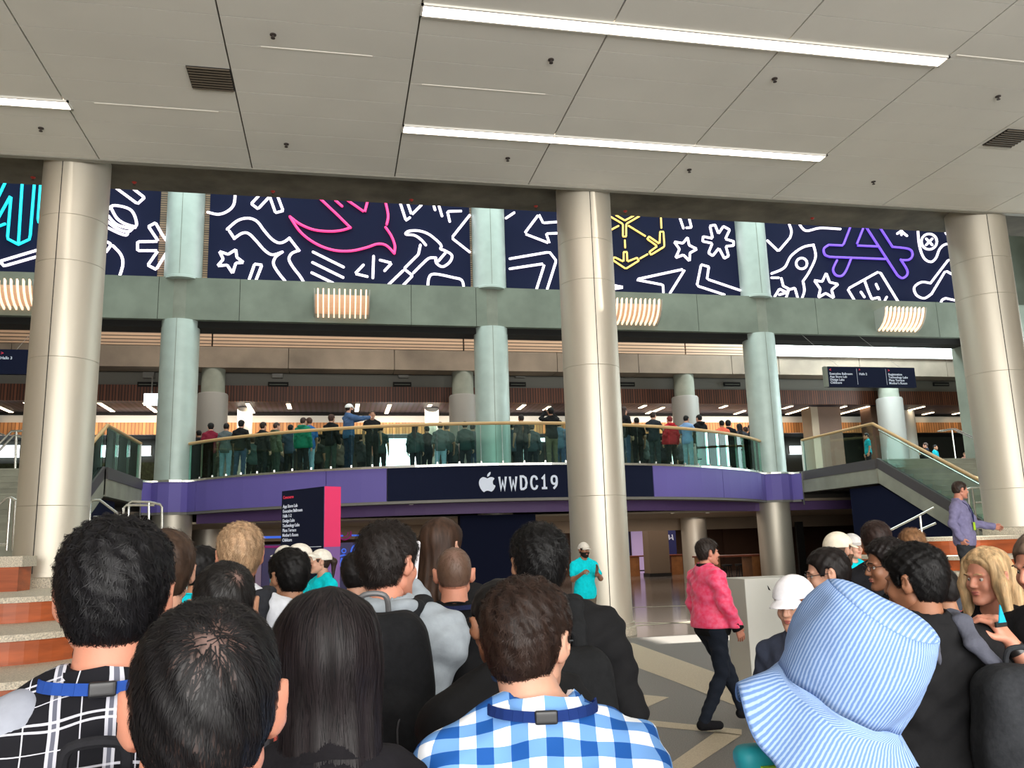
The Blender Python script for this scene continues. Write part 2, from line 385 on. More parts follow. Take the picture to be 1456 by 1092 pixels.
# right wall with unseen openings added, shaped to let sun onto chosen patches
YW = [-14, 48]; ZW = [0, 15]
def wall_with_holes(x0, x1, holes):
    ys_ = sorted(set([-14.0, 26.8]+[h[0] for h in holes]+[h[1] for h in holes])); zs_ = sorted(set([0.0, 15.0]+[h[2] for h in holes]+[h[3] for h in holes])); b = MB()
    for i in range(len(ys_)-1):
        for j in range(len(zs_)-1):
            yc, zc = (ys_[i]+ys_[i+1])/2, (zs_[j]+zs_[j+1])/2
            if any(h[0] < yc < h[1] and h[2] < zc < h[3] for h in holes): continue
            b.box(x0, x1, ys_[i], ys_[i+1], zs_[j], zs_[j+1])
    return b
hole((5.5, 14.1, 0), (9.2, 15.15, 0), .0)
hole((11.6, 14.55, 1.62), (12.5, 14.85, 1.62), .0)
hole((13.0, 16.75, 1.8), (15.5, 17.25, 3.05), .0)
hole((15.2, 17.25, 2.0), (15.5, 18.0, 3.3), .0)
S('wall_right', wall_with_holes(27, 27.02, holes), M_beige)
S('wall_right_hall', MB().box(38, 38.1, 26.8, 48, 0, 15), M_beige); S('wall_right_return', MB().box(27, 38, 26.8, 27.0, 0, 15), M_beige)
S('roof', MB().box(-16, 38, 17.2, 48, 15, 15.2), M_white)
S('wall_back', MB().box(-16, 38, 47.8, 48, 0, 15), M_brownwall)
S('roof_slab', MB().box(-16, 27, 15.44, 17.2, 10.2, 15), M_soffit)

# ------------------------------------------------------------------ columns of the first row
COLX = (-4.77, 5.02, 14.5)
def seam(cx, cy, r, z0, z1, ang):
    b = MB(); x = cx+r*math.cos(ang); y = cy+r*math.sin(ang); b.box(x-.006, x+.006, y-.006, y+.006, z0, z1); return b
def big_column(x, y, zb, zt, r, label, sa):
    t = thing('round_column', label, 'column', (x, y, zb), 0, 'large steel columns in front')
    b = MB(); zs = [0.22]+[zz-zb for zz in (2.6, 5.15, 6.9, 7.75) if zz-zb > .4]+[zt-zb]
    for i in range(len(zs)-1): b.lathe(0, 0, [(r-.006, zs[i]+.001), (r, zs[i]+.005), (r, zs[i+1]-.005), (r-.006, zs[i+1]-.001)], 72)
    b.build('steel_cladding', M_steel, t, smooth=True)
    MB().cyl(0, 0, .0, zt-zb, r-.03, n=40).build('core', M_core, t)
    seam(0, 0, r, .22, zt-zb, sa).build('vertical_seam', M_dark, t)
    MB().lathe(0, 0, [(r-.02, .17), (r+.035, .17), (r+.035, .23), (r-.02, .23)], 56).build('base_collar', M_steel, t, smooth=True)
    MB().lathe(0, 0, [(0, 0), (r+.06, 0), (r+.06, .15), (r+.02, .17), (0, .17)], 56).build('plinth', M_granite, t)
big_column(COLX[0], 16, 1.26, 9.0, .565, 'large brushed steel column at the left, standing on the orange terrace', -1.73)
big_column(COLX[1], 16, 0, 9.0, .565, 'large brushed steel column in the middle, standing on the floor behind a clapping staff member', -1.62)
big_column(COLX[2], 16, 1.62, 9.0, .62, 'large brushed steel column at the right edge beside the standing man in a purple shirt', -1.9)

# ------------------------------------------------------------------ facade: green beam, murals, row-2 columns
mb = MB(); FX = [-16, -8.6, -5.3, -2.95, 2.3, 4.4, 8.2, 12.1, 16.6, 21.5, 27]
for i in range(len(FX)-1): mb.box(FX[i]+.008, FX[i+1]-.008, 26.1, 27.0, 8.70, 10.02)
mb.cur = 1; mb.box(-16, 27, 26.13, 27, 8.72, 10.0)
S('facade_beam', mb, [M_concrete, M_dark])
S('trim_6', MB().box(-16, 27, 26.3, 27, 8.5, 8.70), M_dark)
S('facade_wall', MB().box(-16, 27, 26.8, 27, 10.02, 15), M_concrete)
R2 = (-14.4, -4.69, 4.93, 14.5)
names2 = ('outside', 'left', 'middle', 'right')
for x, nm in zip(R2[1:], names2[1:]):
    t = thing('round_column', 'pale green-grey column rising through the balcony, %s one of the second row' % nm, 'column', (x, 26.5, 0), 0, 'pale columns of the facade')
    MB().cyl(0, 0, 0, 15, .44, n=40).build('concrete_core', M_core, t, smooth=True)
    for (z0, z1, nm2, mm) in ((0, 2.9, 'lower_cladding', M_steel), (3.85, 8.7, 'middle_cladding', M_pale), (10.02, 15, 'upper_cladding', M_pale)):
        b = MB().lathe(0, 0, [(.44, z0), (.555, z0), (.555, z1), (.54, z1+.0), (.44, z1)], 56); b.build(nm2, mm, t, smooth=True)
    MB().lathe(0, 0, [(.45, 9.96), (.59, 9.99), (.59, 10.06), (.555, 10.08)], 56).build('cladding_lip', M_pale, t, smooth=True)
    b = seam(0, 0, .556, 3.85, 8.7, -1.62); b.box(-.02, -.01, -.562, -.55, 10.1, 15); b.build('vertical_seam', M_core, t)
t = thing('square_pier', 'grey concrete pier partly hidden behind the right steel column', 'pier', (24.1, 26.5, 0))
MB().box(-1.35, .7, -.6, .6, 0, 8.7).build('pier_body', M_concrete, t)
MB().box(-1.4, .75, -.65, .65, 0, .3).build('base', M_core, t)
kt = 10
for x in R2:
    for s_ in (-1, 1):
        xx = x+s_*.66; S('trim_%d' % kt, MB().box(xx-.1, xx+.1, 26.5, 26.8, 10.03, 15), M_ladder); kt += 1

def cr(ox, oy, s=3.64): return lambda p: (ox+p[0]/s, oy+p[1]/s)
C3, C4, C5, C6 = cr(0, 230), cr(290, 260), cr(670, 280), cr(1056, 290)
MY = 26.42
def mural(x0, x1, label, lines):
    """lines: list of (material, radius, crop, points, smooth, closed)"""
    t = thing('mural_panel', label, 'mural', ((x0+x1)/2, 26.6, 10.04))
    cx = (x0+x1)/2
    MB().box(x0-cx, x1-cx, -.12, .18, 0, 3.4).build('board', M_navymur, t)
    by = {}
    for (m, r, C, pts, sm, cl) in lines: by.setdefault(m.name, (m, MB()))
    for (m, r, C, pts, sm, cl) in lines:
        w3 = [at_y(*C(p), MY) for p in pts]; w3 = [Vector((p.x-cx, p.y-26.6, p.z-10.04)) for p in w3]
        if sm: w3 = catmull(w3, 6, cl)
        else:
            o = []
            n = len(w3)
            for i in range(n if cl else n-1):
                a, b = w3[i], w3[(i+1) % n]; o += [a.lerp(b, q) for q in (.06, .5, .94)]
            w3 = ([w3[0]] if not cl else [])+o+([w3[-1]] if not cl else [])
        mbb = by[m.name][1]; mbb.tube(w3, r, 8, cl)
        if not cl:
            for e in (w3[0], w3[-1]): mbb.lathe(e.x, e.y, [(0, e.z-r)]+[(r*math.cos(q), e.z+r*math.sin(q)) for q in (-.8, 0, .8)]+[(0, e.z+r)], 8)
    for nm, (m, mbb) in by.items(): mbb.build(nm.replace('neon_line', 'line_art'), m, t, smooth=True)
W = N_white; r0 = .043
def circ(cx, cy, r, a0=0, a1=360, n=14): return [(cx+r*math.cos(math.radians(a0+(a1-a0)*i/n)), cy+r*math.sin(math.radians(a0+(a1-a0)*i/n))) for i in range(n+1)]
mural(-13.7, -5.45, 'dark mural with cyan and white line drawings at the far left, behind the left column', [
 (N_cyan, r0, C3, [(-25, 320), (58, 170), (38, 398), (95, 428), (155, 400), (182, 60)], 0, 0), (N_cyan, r0, C3, [(95, 428), (118, 60)], 0, 0),
 (N_cyan, r0, C3, [(-60, 290), (40, 80)], 0, 0), (N_cyan, r0, C3, [(-10, 335), (25, 322)], 0, 0), (N_cyan, r0, C3, [(214, 60), (196, 310), (260, 345)], 0, 0),
 (W, r0, C3, [(-60, 535), (0, 515), (300, 425)], 0, 0), (W, r0, C3, [(0, 515), (20, 540), (300, 460)], 0, 0),
 (W, r0, C3, [(590, 128), (712, 218), (748, 185), (690, 140)], 0, 0),
 (W, r0, C3, [(560, 245), (595, 226), (680, 252), (706, 330), (650, 322), (605, 292), (575, 240)], 1, 0), (W, r0, C3, [(560, 280), (600, 322), (660, 342), (700, 340)], 1, 0),
 (W, r0, C3, [(558, 310), (605, 345), (660, 362), (684, 348)], 1, 0), (W, r0, C3, [(555, 340), (612, 368), (652, 380), (662, 366)], 1, 0),
 (W, r0, C3, [(540, 410), (572, 428), (550, 465)], 1, 0), (W, r0, C3, [(585, 435), (625, 480), (636, 530), (618, 595)], 1, 0),
 (W, r0, C3, [(905, 470), (838, 375), (805, 316), (768, 335), (820, 412), (712, 414), (712, 460), (818, 460), (765, 535), (808, 558), (880, 440)], 0, 0)])
mural(-3.98, 4.3, 'dark mural with a pink bird outline and a white hammer, left of centre', [
 (W, r0, C4, [(20, 152), (75, 163), (125, 145), (155, 110), (162, 50)], 1, 0), (W, r0, C4, [(350, 60), (280, 135), (245, 108), (290, 60)], 0, 0), (W, r0, C4, [(335, 55), (370, 155), (410, 145), (378, 60)], 0, 0),
 (W, r0, C4, [(120, 240), (175, 195), (230, 183), (275, 200), (310, 245), (350, 290), (385, 310), (415, 305), (442, 286)], 1, 0), (W, r0, C4, [(442, 286), (492, 350)], 0, 0),
 (W, r0, C4, [(492, 350), (455, 365), (440, 395), (460, 435), (495, 480), (520, 520)], 1, 0), (W, r0, C4, [(132, 250), (157, 288)], 0, 0),
 (W, r0, C4, [(157, 288), (195, 262), (230, 262), (270, 300), (315, 350), (355, 372), (405, 358)], 1, 0), (W, r0, C4, [(405, 358), (370, 385), (360, 420), (385, 465), (428, 518)], 1, 0),
 (W, r0, C4, [(165, 345), (170, 385), (205, 412), (165, 415), (148, 468), (120, 425), (70, 430), (100, 395), (80, 355), (125, 370)], 0, 1),
 (W, r0, C4, [(230, 512), (262, 420), (300, 425), (266, 512)], 0, 0), (W, r0, C4, [(565, 358), (722, 436)], 0, 0), (W, r0, C4, [(562, 412), (720, 490)], 0, 0), (W, r0, C4, [(558, 465), (675, 522)], 0, 0),
 (W, r0, C4, [(825, 425), (782, 470), (845, 485)], 0, 0), (W, r0, C4, [(878, 380), (874, 492)], 0, 0), (W, r0, C4, [(912, 400), (972, 415), (935, 455)], 0, 0),
 (W, r0, C4, [(1148, 322), (1125, 295), (1090, 272), (1045, 266), (1060, 250), (1110, 248), (1160, 264), (1205, 298), (1228, 325), (1225, 342), (1250, 352), (1283, 375), (1272, 410), (1235, 434), (1203, 415), (1200, 388)], 1, 0),
 (W, r0, C4, [(1200, 388), (1165, 390), (1130, 420), (1085, 465)], 1, 0), (W, r0, C4, [(1120, 322), (1110, 370), (1035, 445), (1080, 480), (1020, 542)], 0, 0), (W, r0, C4, [(1030, 455), (945, 537)], 0, 0), (W, r0, C4, [(1250, 362), (1213, 405)], 0, 0),
 (W, r0, C4, [(1158, 550), (1165, 490), (1195, 472), (1290, 490), (1335, 505), (1346, 555)], 1, 0), (W, r0, C4, [(1375, 168), (1282, 285), (1375, 358)], 0, 0),
 (W, r0, C4, [(1005, 70), (1045, 195), (1065, 180)], 0, 0), (W, r0, C4, [(1045, 80), (1075, 165), (1125, 115)], 0, 0), (W, r0, C4, [(1205, 80), (1232, 172)], 0, 0), (W, r0, C4, [(1330, 146), (1260, 148), (1272, 200)], 0, 0), (W, r0, C4, [(1190, 120), (1196, 140)], 0, 0),
 (N_pink, r0, C4, [(445, 175), (500, 215), (570, 243), (650, 251), (710, 246), (758, 232)], 1, 0), (N_pink, r0, C4, [(758, 232), (690, 165), (600, 80)], 0, 0),
 (N_pink, r0, C4, [(445, 175), (500, 255), (580, 315), (670, 348), (760, 352), (840, 335), (900, 316), (945, 325), (985, 365)], 1, 0), (N_pink, r0, C4, [(985, 365), (988, 325), (970, 275), (940, 230)], 1, 0),
 (N_pink, r0, C4, [(946, 215), (953, 165), (935, 80)], 1, 0), (N_pink, r0, C4, [(680, 90), (715, 121)], 0, 0), (N_pink, r0, C4, [(740, 88), (832, 152), (848, 90)], 0, 0)])
mural(5.5, 13.95, 'dark mural with a yellow arrow cube drawing, behind the middle column', [
 (W, r0, C5, [(180, 110), (222, 82)], 0, 0), (W, r0, C5, [(500, 125), (372, 135), (350, 90), (275, 190), (405, 240), (388, 190), (500, 186)], 0, 0),
 (W, r0, C5, [(200, 320), (405, 285), (440, 330), (392, 482)], 0, 0), (W, r0, C5, [(200, 372), (380, 345), (336, 484)], 0, 0),
 (N_yel, .032, C5, [(700, 90), (785, 140), (785, 205), (802, 205), (802, 140), (870, 100)], 0, 0), (N_yel, .032, C5, [(750, 95), (795, 122), (840, 98)], 0, 0), (N_yel, .032, C5, [(762, 150), (640, 215)], 0, 0),
 (N_yel, .032, C5, [(815, 150), (900, 202)], 0, 0), (N_yel, .032, C5, [(795, 225), (797, 262)], 0, 0),
 (N_yel, .032, C5, [(789, 285), (789, 335), (742, 312), (730, 325), (800, 372), (868, 330), (858, 315), (808, 335), (806, 285)], 0, 1), (N_yel, .032, C5, [(980, 60), (984, 160)], 0, 0),
 (N_yel, .032, C5, [(977, 180), (975, 243), (920, 205), (911, 218), (963, 255), (922, 285), (930, 300), (1000, 257), (995, 180)], 0, 1), (N_yel, .032, C5, [(875, 318), (912, 297)], 0, 0),
 (W, r0, C5, [(1070, 80), (1098, 162)], 0, 0), (W, r0, C5, [(1125, 100), (1140, 158), (1115, 160)], 0, 0),
 (W, r0, C5, [(1120, 210), (1128, 250), (1168, 270), (1132, 290), (1130, 332), (1098, 300), (1058, 315), (1078, 270), (1050, 232), (1095, 240)], 0, 1),
 (W, r0, C5, [(1235, 150), (1262, 145), (1280, 190), (1305, 152), (1338, 170), (1315, 218), (1358, 230), (1358, 252), (1318, 255), (1332, 306), (1310, 318), (1282, 265), (1250, 305), (1228, 290), (1248, 240), (1198, 230), (1200, 205), (1250, 215)], 0, 1),
 (W, r0, C5, [(995, 495), (992, 455), (850, 428), (1108, 372), (1028, 500)], 0, 0), (W, r0, C5, [(640, 440), (792, 468), (640, 490)], 0, 0),
 (W, r0, C5, [(1390, 483), (1220, 425), (1230, 362), (1190, 350), (1168, 460), (1310, 506)], 0, 0)])
mural(15.06, 23.3, 'dark mural with a purple letter-A of three sticks and a rocket, at the right', [
 (W, r0, C6, [(128, 190), (185, 245), (245, 175)], 0, 0), (W, r0, C6, [(245, 175), (252, 140), (235, 90)], 1, 0), (W, r0, C6, [(285, 90), (325, 138), (400, 125), (505, 130)], 1, 0),
 (W, r0, C6, [(150, 360), (215, 330), (250, 270), (310, 225), (366, 212)], 1, 0), (W, r0, C6, [(366, 212), (377, 275), (345, 350), (312, 400)], 1, 0), (W, r0, C6, [(312, 400), (319, 450), (303, 498)], 1, 0), (W, r0, C6, circ(305, 308, 28), 1, 1),
 (W, r0, C6, [(150, 382), (185, 382)], 0, 0), (W, r0, C6, [(200, 385), (210, 425), (240, 440), (222, 495)], 0, 0), (W, r0, C6, [(165, 480), (190, 440), (228, 458), (190, 470)], 0, 0), (W, r0, C6, [(235, 445), (270, 435), (288, 498)], 0, 0),
 (W, r0, C6, [(432, 358), (450, 405), (494, 415), (460, 445), (472, 487), (430, 462), (392, 484), (402, 440), (370, 395), (412, 402)], 0, 1),
 (N_pur, r0, C6, [(580, 60), (520, 215), (445, 212)], 0, 0), (N_pur, r0, C6, [(445, 212), (420, 232), (425, 262), (450, 274)], 1, 0), (N_pur, r0, C6, [(450, 274), (738, 285)], 0, 0),
 (N_pur, r0, C6, [(600, 60), (800, 368)], 0, 0), (N_pur, r0, C6, [(800, 368), (825, 384), (850, 368), (850, 340), (818, 288)], 1, 0), (N_pur, r0, C6, [(818, 290), (862, 288), (879, 262), (860, 233), (775, 222)], 1, 0), (N_pur, r0, C6, [(775, 222), (680, 75)], 0, 0),
 (N_pur, r0, C6, [(650, 60), (588, 215), (700, 220)], 0, 0), (N_pur, r0, C6, [(488, 292), (468, 338), (482, 368), (512, 372), (535, 345), (560, 285)], 1, 0),
 (W, r0, C6, [(582, 505), (543, 440), (708, 348), (808, 512)], 0, 0), (W, r0, C6, [(630, 395), (650, 450), (668, 492), (705, 483), (712, 512)], 0, 0), (W, r0, C6, [(690, 415), (702, 440)], 0, 0), (W, r0, C6, [(612, 456), (630, 482)], 0, 0), (W, r0, C6, [(745, 482), (732, 508)], 0, 0),
 (W, r0, C6, [(905, 80), (912, 200), (935, 275), (972, 300), (1000, 280), (1022, 230), (1062, 207), (1150, 222)], 1, 0), (W, r0, C6, circ(965, 195, 40), 1, 1), (W, r0, C6, [(950, 180), (981, 212)], 0, 0), (W, r0, C6, [(981, 180), (950, 212)], 0, 0),
 (W, r0, C6, [(1050, 148), (1064, 162), (1080, 148)], 1, 0), (W, r0, C6, [(800, 154), (820, 140), (850, 165)], 0, 0), (W, r0, C6, [(818, 100), (822, 160)], 0, 0),
 (W, r0, C6, [(1165, 332), (1068, 285), (972, 410)], 0, 0), (W, r0, C6, [(972, 410), (925, 405), (888, 432), (900, 472), (940, 488), (978, 465)], 1, 0), (W, r0, C6, [(978, 465), (1050, 345), (1165, 410), (1105, 500), (1050, 488)], 0, 0), (W, r0, C6, [(1050, 488), (1030, 500), (1025, 530)], 1, 0), (W, r0, C6, [(1190, 425), (1130, 520)], 0, 0)])

# curved rib sconces on the green beam
def sconce(xc, label):
    t = thing('wall_light', label, 'wall light', (xc, 26.1, 9.26), 0, 'ribbed wall lights on the green beam')
    w2 = .82; prof = [(0, .36), (-.62, .36), (-.60, .22), (-.52, .02), (-.38, -.18), (-.2, -.32), (0, -.4)]
    for s_ in (-1, 1): MB().extr([(s_*w2, y, z) for y, z in prof], (s_*.03, 0, 0)).build('side_plate', mat('sconce_grey', (158, 160, 152), .5), t)
    b = MB()
    for k in range(10):
        x = -w2+.09+(2*w2-.18)*k/9
        b.extr([(x-.022, y, z) for y, z in prof[1:]]+[(x-.022, y*.84, z*.84+.02) for y, z in prof[1:][::-1]], (.044, 0, 0))
    b.build('ribs', mat('sconce_rib', (255, 214, 182), .5, emit=1.1), t)
    MB().extr([(-w2, y*.55, z*.7) for y, z in prof], (2*w2, 0, 0)).build('lamp', mat('sconce_body', (170, 150, 128), .6, emit=.15), t)
sconce(.13, 'ribbed curved wall light, glowing, under the pink bird mural'); sconce(9.75, 'ribbed curved wall light just right of the middle steel column')
sconce(19.75, 'ribbed curved wall light under the rocket mural, furthest right'); sconce(-9.4, 'ribbed curved wall light cut by the left edge of the picture')

# ------------------------------------------------------------------ beams, louvre and hall behind
mb = MB(); jx = [-16, -4.63, 4.95, 14.43, 24.0, 33.6, 38]
for i in range(len(jx)-1): mb.box(jx[i]+.03, jx[i+1]-.03, 32.6, 32.75, 9.42, 10.9)
S('louvre_band', mb, M_slat)
S('window_11', MB().box(18.3, 38, 32.48, 32.56, 9.40, 10.9), slat_mat('painted_sunlit_louvre', (250, 252, 250), (210, 214, 214), 2, .13, .16))  # sunlight on the right-hand louvre, painted in as white glowing slats
MATS['painted_sunlit_louvre'].node_tree.nodes['Principled BSDF'].inputs['Emission Color'].default_value = (.9, .97, 1, 1); MATS['painted_sunlit_louvre'].node_tree.nodes['Principled BSDF'].inputs['Emission Strength'].default_value = .55
S('wall_upper', MB().box(-16, 38, 32.8, 33.2, 10.9, 15), M_beige)
S('skirt_panel', MB().box(-16, 38, 32.8, 33.0, 9.4, 10.9), M_dark)
mb = MB(); jb = [-16, -11.5, -6.3, -1.83, 2.2, 6.6, 8.8, 12.3, 16.5, 18.7, 22.6, 27, 31.5, 38]
for i in range(len(jb)-1): mb.box(jb[i]+.012, jb[i+1]-.012, 32.6, 33.5, 8.6, 9.4)
S('concrete_beam', mb, M_beam)
S('wall_gallery', MB().box(-16, 38, 34.0, 34.1, 8.15, 9.6), mat('gallery_grey', (120, 118, 110), .8))
S('gap_beam', MB().box(-16, 38, 33.5, 33.7, 8.62, 9.4), M_dark)
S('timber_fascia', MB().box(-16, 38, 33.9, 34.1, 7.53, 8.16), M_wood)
S('ceiling_gallery', MB().box(-16, 38, 34.1, 36.75, 7.53, 7.7), M_purpslat)
S('trim_30', MB().box(-16, 38, 36.7, 36.8, 7.42, 7.53), M_dark)
S('wall_header', MB().box(-16, 38, 36.8, 37.0, 7.1, 7.6), M_white)
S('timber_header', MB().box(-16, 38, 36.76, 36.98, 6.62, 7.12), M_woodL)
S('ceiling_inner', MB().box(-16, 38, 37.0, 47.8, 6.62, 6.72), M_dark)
ORD = ('leftmost', 'second', 'third', 'fourth', 'fifth', 'sixth', 'seventh', 'eighth', 'ninth', 'tenth')
def nth(i, n): return 'leftmost' if i == 0 else 'rightmost' if i == n-1 else ORD[i]+' from the left'
xsw = [(395, 381, 410), (573, 559, 585), (738, 725, 748), (893, 880, 903), (1043, 1030, 1053), (1343, 1328, 1350), (213, 195, 224)]
xsw.sort()
for i_, (c, a, b_) in enumerate(xsw):
    p = at_y(c, 533, 34); t = thing('gallery_projector', 'small grey box on the wall above the timber fascia, %s of seven' % nth(i_, 7), 'fixture', (p.x, 33.98, p.z), 0, 'small boxes on the gallery wall')
    MB().box(-.2, .2, -.25, 0, -.16, .1).build('housing', M_grey, t); MB().box(-.28, .28, -.3, 0, .1, .14).build('lid', M_dark, t)
    pa, pb = at_y(a, 546, 33.8), at_y(b_, 546, 33.8)
    t = thing('slot_vent', 'dark slot vent at the top of the timber fascia, %s of seven' % nth(i_, 7), 'air vent', ((pa.x+pb.x)/2, 33.88, pa.z), 0, 'slot vents above the timber fascia')
    L = (pb.x-pa.x)/2; MB().box(-L, L, -.06, 0, -.09, .09).build('frame', M_dark, t); MB().box(-L+.05, L-.05, -.07, -.06, -.02, .0).build('blade', M_core, t)
# ceiling strip lights running away from the camera
strips = [(137, 565, 157, 585), (206, 573, 222, 586), (350, 573, 361, 587), (405, 567, 413, 581), (505, 568, 509, 585), (548, 575, 555, 588), (606, 569, 612, 578), (730, 571, 746, 582), (775, 578, 780, 583), (910, 580, 927, 571), (930, 585, 943, 579), (920, 588, 926, 585), (1024, 580, 1043, 573), (1043, 590, 1058, 584), (1115, 581, 1134, 573), (1116, 590, 1152, 579), (1190, 581, 1214, 574), (1189, 591, 1243, 576), (1285, 585, 1325, 575), (1310, 591, 1328, 586), (1354, 589, 1383, 583), (1370, 592, 1383, 588), (25, 566, 41, 575), (0, 578, 14, 586)]
strips.sort(); SIDEN = {}
for i, (a, b_, c, d) in enumerate(strips):
    if d < b_: a, b_, c, d = c, d, a, b_
    p, q = at_z(a, b_, 7.50), at_z(c, min(d, 589.5), 7.50)
    if p.y < 34.2: p = p.lerp(q, (34.2-p.y)/(q.y-p.y))
    q.y = min(q.y, 36.6); xm = (p.x+q.x)/2
    side = 'left of the left pale column' if xm < -5 else 'between left and middle pale columns' if xm < 5 else 'between middle and right pale columns' if xm < 15 else 'right of the right pale column'
    SIDEN[side] = SIDEN.get(side, 0)+1; tot = {'left of the left pale column': 4, 'between left and middle pale columns': 5, 'between middle and right pale columns': 5}.get(side, 10)
    t = thing('gallery_light', 'bright gallery strip light %s, %s there' % (side, nth(SIDEN[side]-1, tot)), 'ceiling light', (xm, (p.y+q.y)/2, 7.53), 0, 'gallery strip lights '+side)
    L = abs(q.y-p.y)/2
    MB().box(-.09, .09, -L, L, -.035, -.005).build('housing', M_white, t); MB().box(-.075, .075, -L+.01, L-.01, -.05, -.035).build('diffuser', mat('warm_diffuser', (255, 226, 190), emit=6), t)
# small bright sign box on the left
t = thing('lit_box', 'small white lit box hanging left of the left pale column', 'light box', at_y(215, 568, 33.4)); MB().box(-.25, .25, -.05, .05, -.22, .22).build('lit_face', M_window, t); MB().box(-.27, .27, .05, .09, -.24, .24).build('back', M_grey, t); MB().box(-.02, .02, .0, .04, .22, .95).build('hanger', M_grey, t)
# row-3 columns
for x, nm in ((-4.6, 'left'), (4.95, 'middle'), (14.45, 'right'), (24.2, 'far right')):
    t = thing('round_column', 'dull grey column at the back of the gallery, %s one of the third row' % nm, 'column', (x, 33.05, 0), 0, 'dull columns behind the balcony')
    MB().cyl(0, 0, 0, 8.6, .43, n=36).build('concrete_core', M_core, t, smooth=True)
    MB().lathe(0, 0, [(.43, 3.85), (.56, 3.85), (.56, 7.6), (.53, 7.66), (.43, 7.66)], 44).build('upper_cladding', M_grey, t, smooth=True)
    MB().lathe(0, 0, [(.43, 0), (.52, 0), (.52, 2.84), (.43, 2.84)], 44).build('lower_cladding', M_steel, t, smooth=True)
for (x, nm) in ((348, 'behind the left part of the balcony'), (614, 'behind the middle of the balcony'), (1292, 'behind the right stairs')):
    p = at_y(x, 600, 35.5); t = thing('white_column', 'slim white column '+nm, 'column', (p.x, 35.5, 3.85)); MB().cyl(0, 0, 0, 3.67, .3, n=32).build('shaft', M_white, t, smooth=True); MB().cyl(0, 0, 0, .15, .34, n=32).build('base', M_grey, t)
t = thing('timber_pier', 'wide timber-faced pier behind the right glass balustrade', 'pier', at_y(1180, 660, 34.8)); t.location.z = 3.85
MB().box(-.6, .55, -.4, .4, 0, 3.65).build('core', M_brownwall, t); MB().box(-.95, -.6, -.4, .4, 0, 3.65).build('pale_side', M_beige, t)
t = thing('timber_pier', 'timber-faced pier beside the right dull grey column', 'pier', at_y(1255, 660, 34.6)); t.location.z = 3.85
MB().box(-.6, .1, -.4, .4, 0, 3.65).build('core', M_brownwall, t); MB().box(-.62, .12, -.45, -.4, 0, .3).build('skirting', M_dark, t)
# far wall of the gallery with daylit windows
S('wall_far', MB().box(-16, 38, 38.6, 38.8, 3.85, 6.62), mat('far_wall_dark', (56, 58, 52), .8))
def win(n, x0, y0, x1, y1, Y=38.4):
    a, b_ = at_y(x0, y1, Y), at_y(x1, y0, Y); b = MB(); b.box(a.x, b_.x, Y, Y+.05, max(a.z, 3.86), b_.z)
    b.cur = 1; nb = max(1, int((b_.x-a.x)/1.6))
    for i in range(nb+1):
        x = a.x+(b_.x-a.x)*i/nb; b.box(x-.03, x+.03, Y-.04, Y, max(a.z, 3.86), b_.z)
    b.build('window_%d' % n, [M_window, M_grey], kind='structure')
win(1, -90, 633, 30, 651); win(2, 130, 633, 192, 650); win(3, 536, 612, 592, 690); win(4, 655, 606, 680, 632); win(5, 735, 612, 775, 628); win(6, 957, 612, 972, 690); win(7, 1122, 634, 1142, 646); win(8, 196, 634, 216, 648)
win(9, 880, 596, 902, 604, 37.6); win(10, 700, 590, 790, 600, 37.6)
S('planter_hedge', MB().box(-16, -5.4, 38.0, 38.35, 3.85, 5.6), mat('dark_hedge', (40, 48, 26), .9, ns=8, na=.4, bump=.8, bs=12))
# ------------------------------------------------------------------ upper floor slab and curved balcony
F2 = 3.82
ARC_C, ARC_R = (4.9, 33.9), 12.1
def arc_path(off=0.0, n=28, h=9.0):
    R = ARC_R+off; a = math.asin(min(1, h/ARC_R)); r = []
    for i in range(n+1):
        t = -a+2*a*i/n; r.append((ARC_C[0]+R*math.sin(t), ARC_C[1]-R*math.cos(t)))
    return r
def band_path(off=0.0):
    L, Rr = -5.42-off*.0, 15.24+off*.0
    mid = arc_path(off)
    left = [(L, 25.78-off)]+[(-4.69+.66*math.sin(t), 26.45-(.66+off)*math.cos(t)) for t in (-.9, -.5, 0, .5, .8)]
    right = [(14.5+.66*math.sin(t), 26.45-(.66+off)*math.cos(t)) for t in (-.8, -.5, 0, .5, .9)]+[(Rr, 25.78-off)]
    return left+mid[1:-1]+right
BP = band_path()
mb = MB()
poly = [(x, y+.06) for x, y in BP]+[(15.3, 28), (-5.45, 28)]
mb.extr([(x, y, 3.0) for x, y in poly], (0, 0, F2-3.0-.01))
mb.box(-16, 38, 27.9, 38.5, 3.0, F2); mb.box(-16, -5.45, 22, 28, 3.2, F2); mb.box(15.3, 27, 22, 28, 3.2, F2)
S('floor_upper', mb, mat('upper_floor_stone', (120, 116, 108), .25))
bal = thing('balcony_fascia', 'curved violet balcony front with a navy middle section, wrapping round the pale columns', 'balcony front', (4.9, 25.0, 2.92))
def seg(path, x0, x1):
    r = []
    for i in range(len(path)-1):
        (xa, ya), (xb, yb) = path[i], path[i+1]
        if xb <= x0 or xa >= x1: continue
        f = lambda x: (x, ya+(yb-ya)*(x-xa)/(xb-xa))
        if not r: r.append(f(max(xa, x0)))
        r.append(f(min(xb, x1)))
    return r
rel = (4.9, 25.0, 2.92)
for (x0, x1, nm, mm) in ((-5.42, -3.95, 'violet_panel', M_purple), (-3.93, -.27, 'violet_panel', M_purple), (-.25, 1.29, 'violet_panel', M_purple), (1.31, 8.68, 'navy_panel', M_navy), (8.7, 11.4, 'violet_panel', M_purple), (11.42, 13.7, 'violet_panel', M_purple), (13.72, 15.24, 'violet_panel', M_purple)):
    o = MB().strip(seg(BP, x0, x1), 2.93, 3.80, .05).build(nm, mm, bal, rel=rel)
